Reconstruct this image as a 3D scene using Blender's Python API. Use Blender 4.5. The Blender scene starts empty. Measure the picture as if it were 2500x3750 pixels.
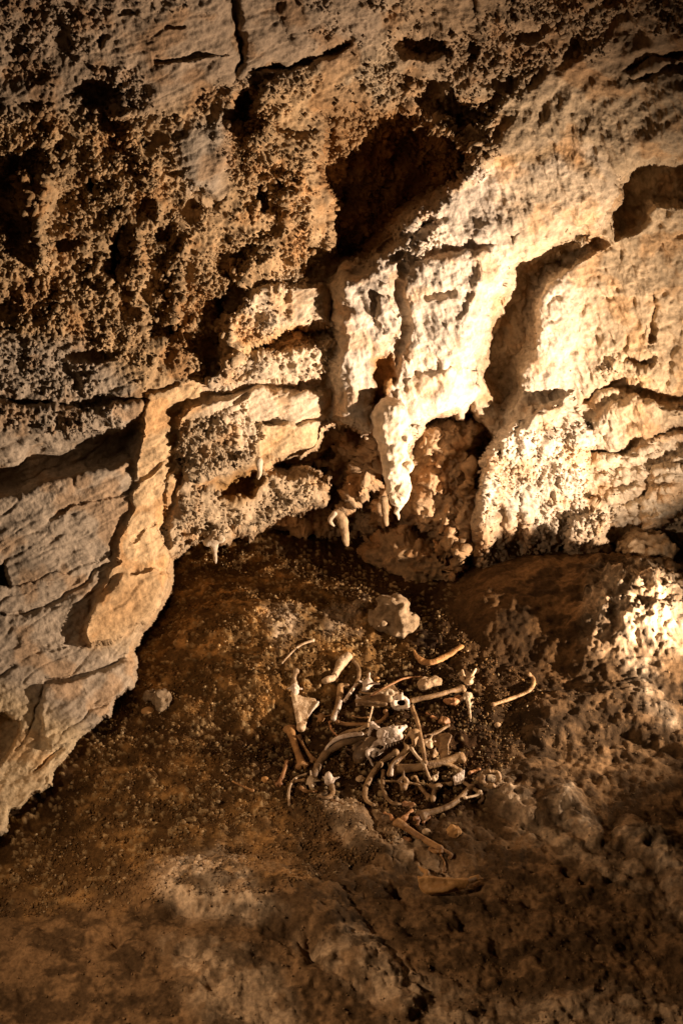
import bpy, math, random
import numpy as np

# ------------------------------------------------------------------ camera, world, light, exposure
scene = bpy.context.scene
TILT = math.radians(30.0); HALF = math.radians(21.0)
CAM = np.array([0.0, -6.56, 5.64])
cam_data = bpy.data.cameras.new('camera'); cam = bpy.data.objects.new('camera', cam_data)
scene.collection.objects.link(cam); scene.camera = cam
cam.location = CAM; cam.rotation_euler = (math.pi/2 - TILT, 0, 0)
cam_data.sensor_fit = 'VERTICAL'; cam_data.sensor_height = 36; cam_data.lens = 18/math.tan(HALF)
cam_data.clip_start = 0.05; cam_data.clip_end = 200
cam_data.dof.use_dof = True; cam_data.dof.focus_distance = 8.6; cam_data.dof.aperture_fstop = 4.5

world = bpy.data.worlds.new('World'); scene.world = world; world.use_nodes = True
bg = world.node_tree.nodes['Background']
bg.inputs['Color'].default_value = (1.0, 0.62, 0.34, 1); bg.inputs['Strength'].default_value = 0.004

def lamp(name, kind, loc, energy, color, size=0.05, target=None, spot=None, blend=0.5):
    d = bpy.data.lights.new(name, kind); d.energy = energy; d.color = color
    if kind == 'AREA': d.shape = 'DISK'; d.size = size
    else: d.shadow_soft_size = size
    if spot: d.spot_size = math.radians(spot); d.spot_blend = blend
    o = bpy.data.objects.new(name, d); scene.collection.objects.link(o); o.location = loc
    if target is not None:
        from mathutils import Vector
        o.rotation_euler = (Vector(target)-Vector(loc)).to_track_quat('-Z', 'Y').to_euler()
    return o
lamp('floodlight', 'SPOT', (3.35, 0.05, 0.70), 2250, (1.0, 0.765, 0.575), 0.03, target=(-1.1, 1.6, 2.0), spot=108, blend=1.0)
lamp('foreground_fill', 'SPOT', (-2.9, -2.2, 2.6), 450, (1.0, 0.68, 0.43), 0.08, target=(0.7, -1.1, 0), spot=100, blend=1.0)  # added fill from the left, brightens the foreground floor

scene.view_settings.view_transform = 'Standard'; scene.view_settings.look = 'None'
scene.view_settings.exposure = 0.0; scene.view_settings.gamma = 1.0
scene.view_settings.use_curve_mapping = False
scene.render.engine = 'CYCLES'
scene.cycles.max_bounces = 5; scene.cycles.diffuse_bounces = 4

f4 = np.float32
KP = math.tan(HALF)/1875.0
CT, ST = math.cos(TILT), math.sin(TILT)
def ray(u, v):
    a = (u-1250.0)*KP; b = (1875.0-v)*KP
    return a, CT + b*ST, -ST + b*CT
def on_Y(u, v, Y):
    dx, dy, dz = ray(u, v); t = (Y-CAM[1])/dy
    return CAM[0]+t*dx, Y, CAM[2]+t*dz
def on_Z(u, v, Z):
    dx, dy, dz = ray(u, v); t = (Z-CAM[2])/dz
    return CAM[0]+t*dx, CAM[1]+t*dy, Z+0*t
def to_px(x, y, z):
    rx, ry, rz = x-CAM[0], y-CAM[1], z-CAM[2]
    fw = ry*CT - rz*ST; up = ry*ST + rz*CT
    return 1250.0 + rx/fw/KP, 1875.0 - up/fw/KP

# ------------------------------------------------------------------ noise
rng = np.random.RandomState(5)
_G = rng.normal(size=(256, 3)).astype(f4); _G /= np.linalg.norm(_G, axis=1)[:, None]
_P = rng.permutation(256).astype(np.int32); _P = np.concatenate([_P, _P, _P])
_J = rng.rand(256, 3).astype(f4)
def pn(x, y, z, s=1.0, seed=0):
    x = np.asarray(x*s + seed*7.31, f4); y = np.asarray(y*s + seed*3.17, f4); z = np.asarray(z*s - seed*5.77, f4)
    xi = np.floor(x).astype(np.int32); yi = np.floor(y).astype(np.int32); zi = np.floor(z).astype(np.int32)
    xf = x-xi; yf = y-yi; zf = z-zi
    w = lambda t: t*t*t*(t*(t*6-15)+10)
    U, V, W = w(xf), w(yf), w(zf); out = 0
    for i in (0, 1):
        for j in (0, 1):
            h2 = _P[_P[(xi+i) & 255] + ((yi+j) & 255)]
            for k in (0, 1):
                g = _G[_P[h2 + ((zi+k) & 255)]]
                d = g[..., 0]*(xf-i) + g[..., 1]*(yf-j) + g[..., 2]*(zf-k)
                out = out + d*(U if i else 1-U)*(V if j else 1-V)*(W if k else 1-W)
    return out*1.6
def fbm(x, y, z, s, o, seed=0, gain=0.5):
    r = 0; a = 1.0
    for i in range(o): r = r + a*pn(x, y, z, s, seed+i); s *= 2.03; a *= gain
    return r
def worley(x, y, z, s, seed=0):
    x = np.asarray(x*s + seed*1.7, f4); y = np.asarray(y*s + seed*2.3, f4); z = np.asarray(z*s + seed*0.9, f4)
    xi = np.floor(x-0.5).astype(np.int32); yi = np.floor(y-0.5).astype(np.int32); zi = np.floor(z-0.5).astype(np.int32)
    f1 = np.full(x.shape, 9, f4); rv = np.zeros(x.shape, f4)
    for i in (0, 1):
        for j in (0, 1):
            h2 = _P[_P[(xi+i) & 255] + ((yi+j) & 255)]
            for k in (0, 1):
                h = _P[h2 + ((zi+k) & 255)]; J = _J[h]
                d = (xi+i+0.15+0.7*J[..., 0]-x)**2 + (yi+j+0.15+0.7*J[..., 1]-y)**2 + (zi+k+0.15+0.7*J[..., 2]-z)**2
                m = d < f1; f1 = np.where(m, d, f1); rv = np.where(m, J[..., 0], rv)
    return np.sqrt(f1), rv
def sstep(a, b, x):
    t = np.clip((x-a)/(b-a), 0, 1); return t*t*(3-2*t)

def poly_sd(P, u, v):
    """signed distance, positive inside"""
    P = np.array(P, float); n = len(P)
    best = np.full(u.shape, 1e12, f4); inside = np.zeros(u.shape, bool)
    for i in range(n):
        ax, ay = P[i]; bx, by = P[(i+1) % n]
        ex, ey = bx-ax, by-ay; L = ex*ex+ey*ey + 1e-9
        t = np.clip(((u-ax)*ex+(v-ay)*ey)/L, 0, 1)
        best = np.minimum(best, (u-ax-t*ex)**2+(v-ay-t*ey)**2)
        if ay != by:
            c = ((ay > v) != (by > v)) & (u < ex*(v-ay)/ey + ax); inside ^= c
    d = np.sqrt(best); return np.where(inside, d, -d)
def line_d(P, u, v):
    best = np.full(u.shape, 1e12, f4)
    for (ax, ay), (bx, by) in zip(P[:-1], P[1:]):
        ex, ey = bx-ax, by-ay; L = ex*ex+ey*ey+1e-9
        t = np.clip(((u-ax)*ex+(v-ay)*ey)/L, 0, 1)
        best = np.minimum(best, (u-ax-t*ex)**2+(v-ay-t*ey)**2)
    return np.sqrt(best)

class Field:
    """a grid addressed by picture position, with helpers that work on the part round a polygon"""
    def __init__(s, u, v, wu, wv): s.u, s.v, s.wu, s.wv = u, v, wu, wv; s.us = u[0].copy(); s.vs = v[:, 0].copy()
    def box(s, P, m):
        P = np.array(P, float); m = m+50
        a, b = np.searchsorted(s.us, [P[:, 0].min()-m, P[:, 0].max()+m])
        c, d = np.searchsorted(s.vs, [P[:, 1].min()-m, P[:, 1].max()+m])
        return (slice(c, d), slice(a, b))
    def poly(s, A, P, T, w=25, kind='dome', tilt=None):
        bx = s.box(P, w)
        if A[bx].size == 0: return
        uu, vv = s.wu[bx], s.wv[bx]
        sd = poly_sd(P, uu, vv)
        t = np.clip(sd/w, 0, 1)
        m = np.sqrt(np.clip(1-(1-t)**2, 0, 1)) if kind == 'dome' else t*t*(3-2*t)
        h = T
        if tilt is not None:
            P_ = np.array(P, float); cu, cv = P_.mean(0); h = T + tilt[0]*(uu-cu)/100 + tilt[1]*(vv-cv)/100
        A[bx] += (m*h).astype(f4)
    def mix(s, A, P, val, w=30, amt=1.0):
        bx = s.box(P, w)
        if A[bx].size == 0: return
        t = np.clip(poly_sd(P, s.wu[bx], s.wv[bx])/w*0.5+0.5, 0, 1); t = t*t*(3-2*t)*amt
        if A.ndim == 3: t = t[..., None]
        A[bx] = A[bx]*(1-t) + np.asarray(val, f4)*t
    def line(s, A, P, T, w, ramp=None):
        bx = s.box(P, w*3)
        if A[bx].size == 0: return
        d = line_d(P, s.wu[bx], s.wv[bx])
        A[bx] += (T*np.exp(-(d/w)**2)).astype(f4)
    def chain(s, A, P, T, k=1.0):
        """raised rounded rib: P = (u, v, radius_px)"""
        Q = [(p[0], p[1]) for p in P]; bx = s.box(Q, max(p[2] for p in P))
        if A[bx].size == 0: return
        uu, vv = s.wu[bx], s.wv[bx]; best = np.zeros(uu.shape, f4)
        for (ax, ay, ar), (bx_, by_, br) in zip(P[:-1], P[1:]):
            ex, ey = bx_-ax, by_-ay; L = ex*ex+ey*ey+1e-9
            t = np.clip(((uu-ax)*ex+(vv-ay)*ey)/L, 0, 1)
            d = np.sqrt((uu-ax-t*ex)**2+(vv-ay-t*ey)**2); r = ar+(br-ar)*t
            best = np.maximum(best, np.sqrt(np.clip(1-(d/r)**2, 0, 1))*(r/max(p[2] for p in P))**k)
        A[bx] += (T*best).astype(f4)

def tps(pts, u, v):
    pts = np.array(pts, float); X = pts[:, :2]/1000.0; n = len(X)
    def K(r2): return np.where(r2 > 0, r2*np.log(r2+1e-12), 0)
    A = np.zeros((n+3, n+3)); d2 = ((X[:, None]-X[None])**2).sum(-1)
    A[:n, :n] = K(d2) + 0.02*np.eye(n); A[:n, n] = 1; A[:n, n+1:] = X; A[n, :n] = 1; A[n+1:, :n] = X.T
    w = np.linalg.solve(A, np.concatenate([pts[:, 2], [0, 0, 0]]))
    uu, vv = u/1000.0, v/1000.0; out = w[n]+w[n+1]*uu+w[n+2]*vv
    for i in range(n): out = out + w[i]*K((uu-X[i, 0])**2+(vv-X[i, 1])**2)
    return out.astype(f4)

# ------------------------------------------------------------------ materials
def new_mat(name):
    m = bpy.data.materials.new(name); m.use_nodes = True; nt = m.node_tree
    return m, nt, nt.nodes['Principled BSDF']
def N(nt, t, **kw):
    n = nt.nodes.new(t)
    for k, v in kw.items():
        if k in n.inputs: n.inputs[k].default_value = v
        else: setattr(n, k, v)
    return n
def rock_material(name, s1=22, s2=95, bump=0.5, rough=0.88, contrast=0.35):
    m, nt, b = new_mat(name); L = nt.links.new
    geo = N(nt, 'ShaderNodeNewGeometry'); at = N(nt, 'ShaderNodeAttribute', attribute_name='Col')
    n1 = N(nt, 'ShaderNodeTexNoise', Scale=s1, Detail=6.0, Roughness=0.65)
    n2 = N(nt, 'ShaderNodeTexNoise', Scale=s2, Detail=4.0, Roughness=0.6)
    n3 = N(nt, 'ShaderNodeTexNoise', Scale=5.0, Detail=5.0, Roughness=0.6)
    for n in (n1, n2, n3): L(geo.outputs['Position'], n.inputs['Vector'])
    r = N(nt, 'ShaderNodeMapRange'); L(n1.outputs['Fac'], r.inputs['Value'])
    r.inputs['From Min'].default_value = 0.3; r.inputs['From Max'].default_value = 0.7
    r.inputs['To Min'].default_value = 1-contrast; r.inputs['To Max'].default_value = 1+contrast*0.6
    r3 = N(nt, 'ShaderNodeMapRange'); L(n3.outputs['Fac'], r3.inputs['Value'])
    r3.inputs['From Min'].default_value = 0.3; r3.inputs['From Max'].default_value = 0.7
    r3.inputs['To Min'].default_value = 0.8; r3.inputs['To Max'].default_value = 1.15
    mu = N(nt, 'ShaderNodeMath', operation='MULTIPLY'); L(r.outputs[0], mu.inputs[0]); L(r3.outputs[0], mu.inputs[1])
    vm = N(nt, 'ShaderNodeVectorMath', operation='SCALE'); L(at.outputs['Color'], vm.inputs[0]); L(mu.outputs[0], vm.inputs['Scale'])
    L(vm.outputs[0], b.inputs['Base Color'])
    ad = N(nt, 'ShaderNodeMath', operation='ADD'); L(n1.outputs['Fac'], ad.inputs[0])
    ml = N(nt, 'ShaderNodeMath', operation='MULTIPLY'); L(n2.outputs['Fac'], ml.inputs[0]); ml.inputs[1].default_value = 0.45
    L(ml.outputs[0], ad.inputs[1])
    bp = N(nt, 'ShaderNodeBump', Strength=bump, Distance=0.012); L(ad.outputs[0], bp.inputs['Height'])
    L(bp.outputs[0], b.inputs['Normal']); b.inputs['Roughness'].default_value = rough
    b.inputs['Specular IOR Level'].default_value = 0.06
    return m
def solid_material(name, col, col2, s=14, bump=0.3, rough=0.6, spec=0.35):
    m, nt, b = new_mat(name); L = nt.links.new
    geo = N(nt, 'ShaderNodeNewGeometry'); inf = N(nt, 'ShaderNodeObjectInfo')
    n1 = N(nt, 'ShaderNodeTexNoise', Scale=float(s), Detail=5.0, Roughness=0.65); L(geo.outputs['Position'], n1.inputs['Vector'])
    n2 = N(nt, 'ShaderNodeTexNoise', Scale=float(s)*9, Detail=3.0); L(geo.outputs['Position'], n2.inputs['Vector'])
    cr = N(nt, 'ShaderNodeValToRGB'); cr.color_ramp.elements[0].position = 0.36; cr.color_ramp.elements[1].position = 0.66
    cr.color_ramp.elements[0].color = (*col, 1); cr.color_ramp.elements[1].color = (*col2, 1)
    L(n1.outputs['Fac'], cr.inputs[0])
    r = N(nt, 'ShaderNodeMapRange'); L(inf.outputs['Random'], r.inputs['Value']); r.inputs['To Min'].default_value = 0.75; r.inputs['To Max'].default_value = 1.25
    vm = N(nt, 'ShaderNodeVectorMath', operation='SCALE'); L(cr.outputs[0], vm.inputs[0]); L(r.outputs[0], vm.inputs['Scale'])
    L(vm.outputs[0], b.inputs['Base Color'])
    ad = N(nt, 'ShaderNodeMath', operation='ADD'); L(n1.outputs['Fac'], ad.inputs[0]); L(n2.outputs['Fac'], ad.inputs[1])
    bp = N(nt, 'ShaderNodeBump', Strength=bump, Distance=0.008); L(ad.outputs[0], bp.inputs['Height']); L(bp.outputs[0], b.inputs['Normal'])
    b.inputs['Roughness'].default_value = rough; b.inputs['Specular IOR Level'].default_value = spec
    return m
M_WALL = rock_material('cave_rock', 26, 90, 0.7, contrast=0.42)
M_FLOOR = rock_material('cave_earth', 40, 130, 0.6, contrast=0.45)
M_GRAVEL = rock_material('gravel_stone', 30, 90, 0.4)
BONE = {
    'tan': solid_material('tan_bone', (0.12, 0.062, 0.022), (0.34, 0.21, 0.095), bump=0.6),
    'pale': solid_material('pale_bone', (0.28, 0.17, 0.08), (0.60, 0.46, 0.30), bump=0.6),
    'white': solid_material('white_bone', (0.36, 0.25, 0.17), (0.78, 0.66, 0.53), s=22, bump=0.6),
    'orange': solid_material('orange_bone', (0.17, 0.08, 0.025), (0.36, 0.19, 0.065), bump=0.6),
    'jaw': solid_material('jaw_bone', (0.34, 0.17, 0.05), (0.52, 0.29, 0.10), bump=0.5),
    'red': solid_material('red_brown_bone', (0.20, 0.085, 0.03), (0.36, 0.18, 0.07)),
    'dark': solid_material('shaded_bone', (0.07, 0.04, 0.018), (0.20, 0.12, 0.055), bump=0.6),  # dark copy of bone for parts lying in shade
}
M_CALC = solid_material('calcite', (0.50, 0.38, 0.25), (0.72, 0.60, 0.45), s=10, bump=0.5, rough=0.8)
M_BOULDER = solid_material('crusted_stone', (0.12, 0.075, 0.035), (0.34, 0.24, 0.14), s=16, bump=0.8, rough=0.9)
M_STONE = solid_material('brown_stone', (0.22, 0.14, 0.07), (0.40, 0.28, 0.16), s=12, bump=0.6, rough=0.85)
M_CLAYSTONE = solid_material('orange_stone', (0.30, 0.15, 0.045), (0.42, 0.24, 0.09), s=12, bump=0.4, rough=0.8)

def link_mesh(name, V, F, mat, loc=(0, 0, 0), col=None, smooth=True, parent=None):
    V = np.asarray(V, f4) - np.asarray(loc, f4)
    F = np.asarray(F, np.int32)
    me = bpy.data.meshes.new(name); k = F.shape[1]
    me.vertices.add(len(V)); me.vertices.foreach_set('co', V.ravel())
    me.loops.add(F.size); me.loops.foreach_set('vertex_index', F.ravel())
    me.polygons.add(len(F)); me.polygons.foreach_set('loop_start', np.arange(len(F), dtype=np.int32)*k)
    me.update(calc_edges=True)
    if smooth: me.polygons.foreach_set('use_smooth', np.ones(len(F), bool))
    if col is not None:
        a = me.color_attributes.new('Col', 'FLOAT_COLOR', 'POINT')
        c = np.ones((len(V), 4), f4); c[:, :3] = col; a.data.foreach_set('color', c.ravel())
    me.materials.append(mat); o = bpy.data.objects.new(name, me); scene.collection.objects.link(o)
    if parent is not None: o.parent = parent; o.location = np.asarray(loc)-np.array(parent.location)
    else: o.location = loc
    return o
def grid_faces(keep):
    r, c = keep.shape; idx = np.arange(r*c).reshape(r, c)
    k = keep[:-1, :-1] & keep[1:, :-1] & keep[:-1, 1:] & keep[1:, 1:]
    F = np.stack([idx[:-1, :-1][k], idx[1:, :-1][k], idx[1:, 1:][k], idx[:-1, 1:][k]], 1)
    used = np.unique(F); mp = np.zeros(r*c, np.int32); mp[used] = np.arange(len(used)); return mp[F], used
def normals(X, Y, Z):
    P = np.stack([X, Y, Z], -1); du = np.gradient(P, axis=1); dv = np.gradient(P, axis=0)
    n = np.cross(dv, du); n /= np.linalg.norm(n, axis=-1, keepdims=True)+1e-9; return n.astype(f4)

# ------------------------------------------------------------------ floor height (metres) as a function of place
GREY = (0.32, 0.255, 0.185); TAN = (0.56, 0.38, 0.20); CALC = (0.64, 0.54, 0.425); BROWN = (0.15, 0.085, 0.032)
SOIL = (0.038, 0.018, 0.0065); CLAY = (0.27, 0.155, 0.055); DUST = (0.20, 0.118, 0.055)
def smooth_floor(x, y):
    z = 0.11*np.minimum(x+0.6, 0) + 0.03*np.maximum(x, 0)
    z = z + 0.17*np.exp(-((x+0.75)**2/0.45+(y-1.35)**2/0.40))            # rise behind the bones
    z = z - 0.07*np.exp(-((x+0.5)**2/0.6+(y-0.35)**2/0.10))           # dip
    z = z + 0.27*np.exp(-(((x-1.75)/0.95)**2+((y-1.75)/0.62)**2)**1.5)   # mound under the right wall
    z = z + 0.25*np.exp(-(((x-2.18)/0.45)**2+((y-1.15)/0.42)**2)**1.2)
    z = z + 0.10*np.exp(-((y+1.6)/0.6)**2)*np.exp(-((x+0.4)/1.2)**2)
    return z

# ------------------------------------------------------------------ the wall
STEP = 3.9
us = np.arange(-320, 2820, STEP, dtype=f4); vs = np.arange(-320, 3200, STEP, dtype=f4)
U, V = np.meshgrid(us, vs)
Yf = tps([(-500, -500, 0.6), (0, 0, 0.95), (0, 800, 1.05), (0, 1500, 0.95), (0, 2100, 0.62), (0, 2500, 0.30), (0, 2800, -0.06), (0, 3000, -0.52), (110, 2930, -0.35), (-500, 3000, -0.9), (-500, 1500, 0.6),
          (300, 2700, 0.20), (500, 2450, 0.70), (600, 2000, 1.15), (600, 1500, 1.30), (600, 800, 1.35), (600, 0, 1.1), (600, -500, 0.7),
          (1200, 1500, 1.85), (1200, 1000, 1.90), (1200, 400, 1.75), (1200, 0, 1.45), (1200, -500, 1.0), (900, 1800, 1.65), (1200, 1850, 1.9),
          (1700, 1300, 2.05), (1700, 800, 2.15), (1700, 300, 1.85), (1700, -400, 1.1), (1950, 1500, 2.35), (1900, 2100, 2.25), (1800, 1800, 2.2),
          (2400, 1500, 2.15), (2400, 900, 2.05), (2400, 300, 1.7), (2400, -400, 1.0), (2400, 2000, 2.35), (3000, 2000, 2.1), (3000, 1000, 1.8), (3000, 0, 1.0), (2400, 2400, 2.4)], U, V)
Yb = tps([(0, 2500, 1.8), (300, 2800, 1.6), (640, 2000, 2.9), (900, 1900, 2.85), (1200, 1700, 2.6), (1300, 1900, 2.75), (1600, 1700, 2.6), (1500, 2150, 2.35), (1700, 2150, 2.3),
          (1250, 2050, 2.85), (2400, 2100, 2.6), (3000, 2400, 2.6), (1600, 1200, 2.5), (500, 1000, 2.4), (1500, 0, 2.0)], U, V)
bx_, _, bz_ = on_Y(U, V, Yf)
wu = U + 17*fbm(bx_, Yf, bz_, 5.0, 4, 3, 0.5); wv = V + 17*fbm(bx_, Yf, bz_, 5.0, 4, 11, 0.5)
W = Field(U, V, wu, wv)
R = np.zeros(U.shape, f4)

# open space below the rock edge
OPEN = [(-900, 3500), (-300, 3230), (0, 3085), (35, 3060), (60, 2990), (100, 2985), (125, 2930), (215, 2915), (225, 2830), (270, 2790), (340, 2680), (440, 2635), (445, 2570), (520, 2530),
        (508, 2415), (500, 2380), (560, 2280), (600, 2230), (640, 2140), (642, 2050), (700, 2005), (760, 1990), (830, 1995), (870, 1960), (950, 1940), (1060, 1885), (1205, 1850), (1215, 1790),
        (1200, 1735), (1120, 1710), (1000, 1705), (1100, 1680), (1150, 1640), (1180, 1575), (1235, 1560), (1330, 1592), (1385, 1600), (1405, 1670), (1425, 1750), (1450, 1790), (1480, 1770), (1497, 1690), (1522, 1605), (1570, 1545), (1640, 1535), (1690, 1540),
        (1720, 1500), (1760, 1560), (1800, 1600), (1745, 1720), (1735, 1850), (1730, 2000), (1738, 2150), (1760, 2400), (1500, 2700), (500, 3300)]
sd = -poly_sd(OPEN, wu, wv)
front = np.sqrt(np.clip(1-(1-np.clip(sd/38, 0, 1))**2, 0, 1)).astype(f4)
WING = [(-700, 2400), (0, 2300), (560, 2200), (560, 2700), (0, 3300), (-700, 3500)]
FR = np.ones(U.shape, f4)

def P(*a): return list(zip(a[::2], a[1::2]))
# great alcove
ALC = P(1165, 380, 1300, 390, 1440, 368, 1540, 400, 1700, 500, 1790, 590, 1700, 680, 1600, 730, 1480, 800, 1430, 870, 1370, 910, 1330, 965, 1230, 1000, 1190, 960, 1200, 800, 1150, 600)
W.poly(R, ALC, -0.36, 45, 'smooth')
W.poly(R, P(1500, 430, 1600, 400, 1790, 480, 1830, 600, 1720, 690, 1600, 730, 1540, 690, 1560, 600), 0.30, 80, 'smooth')
W.poly(R, P(1300, 420, 1420, 400, 1450, 700, 1400, 850, 1290, 850, 1330, 600), -0.05, 60, 'smooth')
W.poly(R, P(1190, 400, 1290, 410, 1300, 600, 1240, 800, 1210, 700), 0.10, 50, 'smooth')
# flowstone sheet
FLOW = P(1235, 985, 1330, 955, 1420, 900, 1440, 850, 1500, 780, 1600, 710, 1760, 590, 1900, 560, 2060, 540, 2160, 560, 2250, 650, 2230, 790, 2200, 845, 2050, 880, 1990, 915, 1885, 985, 1865, 1060, 1800, 1150, 1775, 1230,
         1745, 1300, 1722, 1355, 1738, 1420, 1710, 1500, 1690, 1545, 1640, 1545, 1560, 1550, 1500, 1640, 1400, 1640, 1250, 1600, 1215, 1520, 1228, 1440, 1190, 1370, 1222, 1220, 1222, 1130, 1200, 1050)
tmp = np.zeros(U.shape, f4)
W.poly(tmp, P(1235, 985, 1330, 955, 1420, 900, 1440, 850, 1500, 780, 1600, 700, 1700, 600, 1800, 400, 1950, 100, 2100, -300, 3400, -300, 3400, 300, 2500, 560, 2260, 640, 2230, 790, 2200, 845, 2050, 880, 1990, 915, 1885, 985, 1865, 1060, 1800, 1150, 1775, 1230, 1745, 1300, 1722, 1355, 1738, 1420, 1710, 1500, 1690, 1545, 1640, 1545, 1560, 1550, 1500, 1640, 1400, 1640, 1250, 1600, 1215, 1520, 1228, 1440, 1190, 1370, 1222, 1220, 1222, 1130, 1200, 1050), 0.19, 80, 'dome')
R += tmp*sstep(150, 700, V)
W.poly(R, P(1200, 1010, 1360, 1000, 1450, 1080, 1470, 1200, 1400, 1300, 1350, 1400, 1345, 1500, 1400, 1560, 1440, 1640, 1250, 1600, 1215, 1520, 1230, 1440, 1240, 1330, 1222, 1220, 1222, 1100), 0.09, 60, 'dome')
W.poly(R, P(1420, 1480, 1520, 1370, 1640, 1345, 1722, 1340, 1738, 1420, 1690, 1545, 1640, 1545, 1560, 1550, 1500, 1640, 1440, 1650, 1400, 1590), 0.05, 60, 'dome')
W.poly(R, P(1480, 1000, 1620, 920, 1800, 900, 1850, 1000, 1780, 1150, 1730, 1300, 1640, 1340, 1500, 1330, 1460, 1200), 0.06, 90, 'dome')
W.poly(R, P(1362, 1320, 1440, 1305, 1455, 1375, 1412, 1400, 1425, 1450, 1402, 1535, 1352, 1500, 1348, 1400), -0.13, 22, 'smooth')
W.poly(R, P(1375, 1080, 1420, 1070, 1470, 1200, 1480, 1250, 1420, 1230, 1370, 1170), 0.06, 25, 'dome')
W.poly(R, P(1640, 830, 1900, 720, 2100, 640, 2200, 700, 2170, 820, 2000, 880, 1860, 950, 1780, 930), 0.03, 90, 'smooth')
W.line(R, P(1455, 1040, 1485, 1160, 1490, 1240, 1460, 1300, 1445, 1400), -0.05, 12)
W.line(R, P(1740, 860, 1760, 1000, 1700, 1200), 0.03, 20)
for p in (P(1500, 870, 1560, 810, 1620, 800), P(1470, 920, 1440, 950), P(1570, 1090, 1650, 1070)): W.line(R, p, -0.05, 14)
W.poly(R, P(1520, 850, 1540, 800, 1600, 790, 1610, 830, 1560, 880), -0.16, 22, 'smooth')
W.poly(R, P(1840, 860, 1900, 850, 1880, 900), -0.03, 12, 'smooth')
# ceiling drape with flutes above the sheet
W.poly(R, P(1740, 590, 1780, 500, 1900, 330, 2050, 200, 2300, 100, 2700, 100, 2700, 590, 2500, 590, 2400, 555, 2330, 560, 2250, 640, 2180, 590, 2080, 540, 1900, 560), 0.025, 50, 'smooth')
fl = sstep(-10, 90, poly_sd(P(1760, 590, 1850, 380, 2050, 250, 2250, 330, 2200, 560, 2060, 540), U, V))
R += (fl*0.004*np.sin((U*0.93+V*0.30)/8.5 + 2.2*pn(bx_, Yf, bz_, 4, 40))).astype(f4)
# right recesses
W.poly(R, P(1885, 990, 2000, 905, 2200, 860, 2245, 885, 2130, 960, 2020, 1030, 1985, 1150, 1965, 1250, 1925, 1330, 1905, 1450, 1850, 1530, 1815, 1535, 1790, 1450, 1735, 1365, 1750, 1290, 1805, 1150, 1865, 1060), -0.34, 48, 'smooth')
W.poly(R, P(1770, 1230, 1800, 1150, 1830, 1100, 1850, 1120, 1830, 1200, 1790, 1290), -0.16, 22, 'smooth')
W.poly(R, P(2260, 655, 2330, 572, 2400, 560, 2500, 600, 2720, 620, 2720, 760, 2400, 760, 2365, 800, 2340, 860, 2245, 885, 2228, 780), -0.30, 36, 'smooth')
W.chain(R, [(2140, 930, 60), (2060, 1050, 75), (2020, 1250, 85), (1990, 1450, 95), (1930, 1600, 100)], 0.13)
# lower right popcorn skirt
W.poly(R, P(1745, 1720, 1790, 1620, 1870, 1540, 1950, 1480, 2100, 1430, 2160, 1560, 2160, 1800, 2230, 1900, 2250, 2010, 2210, 2090, 2100, 2110, 1900, 2130, 1740, 2160, 1728, 2000, 1738, 1850), 0.20, 50, 'dome')
W.poly(R, P(2090, 1900, 2160, 1860, 2220, 1900, 2235, 2000, 2190, 2080, 2110, 2090, 2080, 2000), 0.13, 45, 'dome')
ft = sstep(-20, 60, poly_sd(P(1740, 1850, 2150, 1800, 2230, 2100, 1740, 2250), U, V))
R += (ft*0.014*np.sin(U/13.0+3*pn(bx_, Yf, bz_, 6, 44)+V/90)).astype(f4)
W.line(R, P(1742, 1700, 1746, 1850, 1740, 2000, 1745, 2150), 0.04, 14); W.line(R, P(1895, 1800, 1890, 1950, 1885, 2100), -0.06, 12)
# right ledge, wavy rolls, cracks
W.poly(R, P(2160, 1540, 2240, 1460, 2330, 1440, 2500, 1500, 2800, 1500, 2800, 1540, 2500, 1560, 2400, 1610, 2250, 1650, 2160, 1640), 0.10, 60, 'dome')
W.line(R, P(2150, 1470, 2190, 1430, 2240, 1395, 2300, 1425, 2400, 1455, 2520, 1465), -0.14, 13)
W.line(R, P(2150, 1655, 2290, 1645, 2390, 1590, 2500, 1560, 2700, 1550), -0.16, 12)
W.poly(R, P(2220, 1330, 2300, 1290, 2400, 1300, 2380, 1350, 2330, 1350), -0.10, 20, 'smooth')
W.line(R, P(2388, 1090, 2385, 1240), -0.09, 9)
rl = sstep(-30, 80, poly_sd(P(2150, 1650, 2400, 1600, 2800, 1550, 2800, 2000, 2500, 1950, 2380, 1960, 2250, 1900, 2170, 1850), U, V))
ph = (V + 0.12*U)/17.0 + 3.6*pn(bx_, Yf, bz_, 2.6, 50)
R += (rl*(0.05*np.abs(np.sin(ph)) + 0.05*fbm(bx_, Yf*1.5, bz_*1.6, 9, 3, 51))).astype(f4)
W.poly(R, P(2380, 1720, 2460, 1680, 2560, 1600, 2700, 1600, 2700, 1900, 2500, 1850, 2430, 1930, 2360, 1940, 2350, 1840), 0.10, 70, 'dome')
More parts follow.
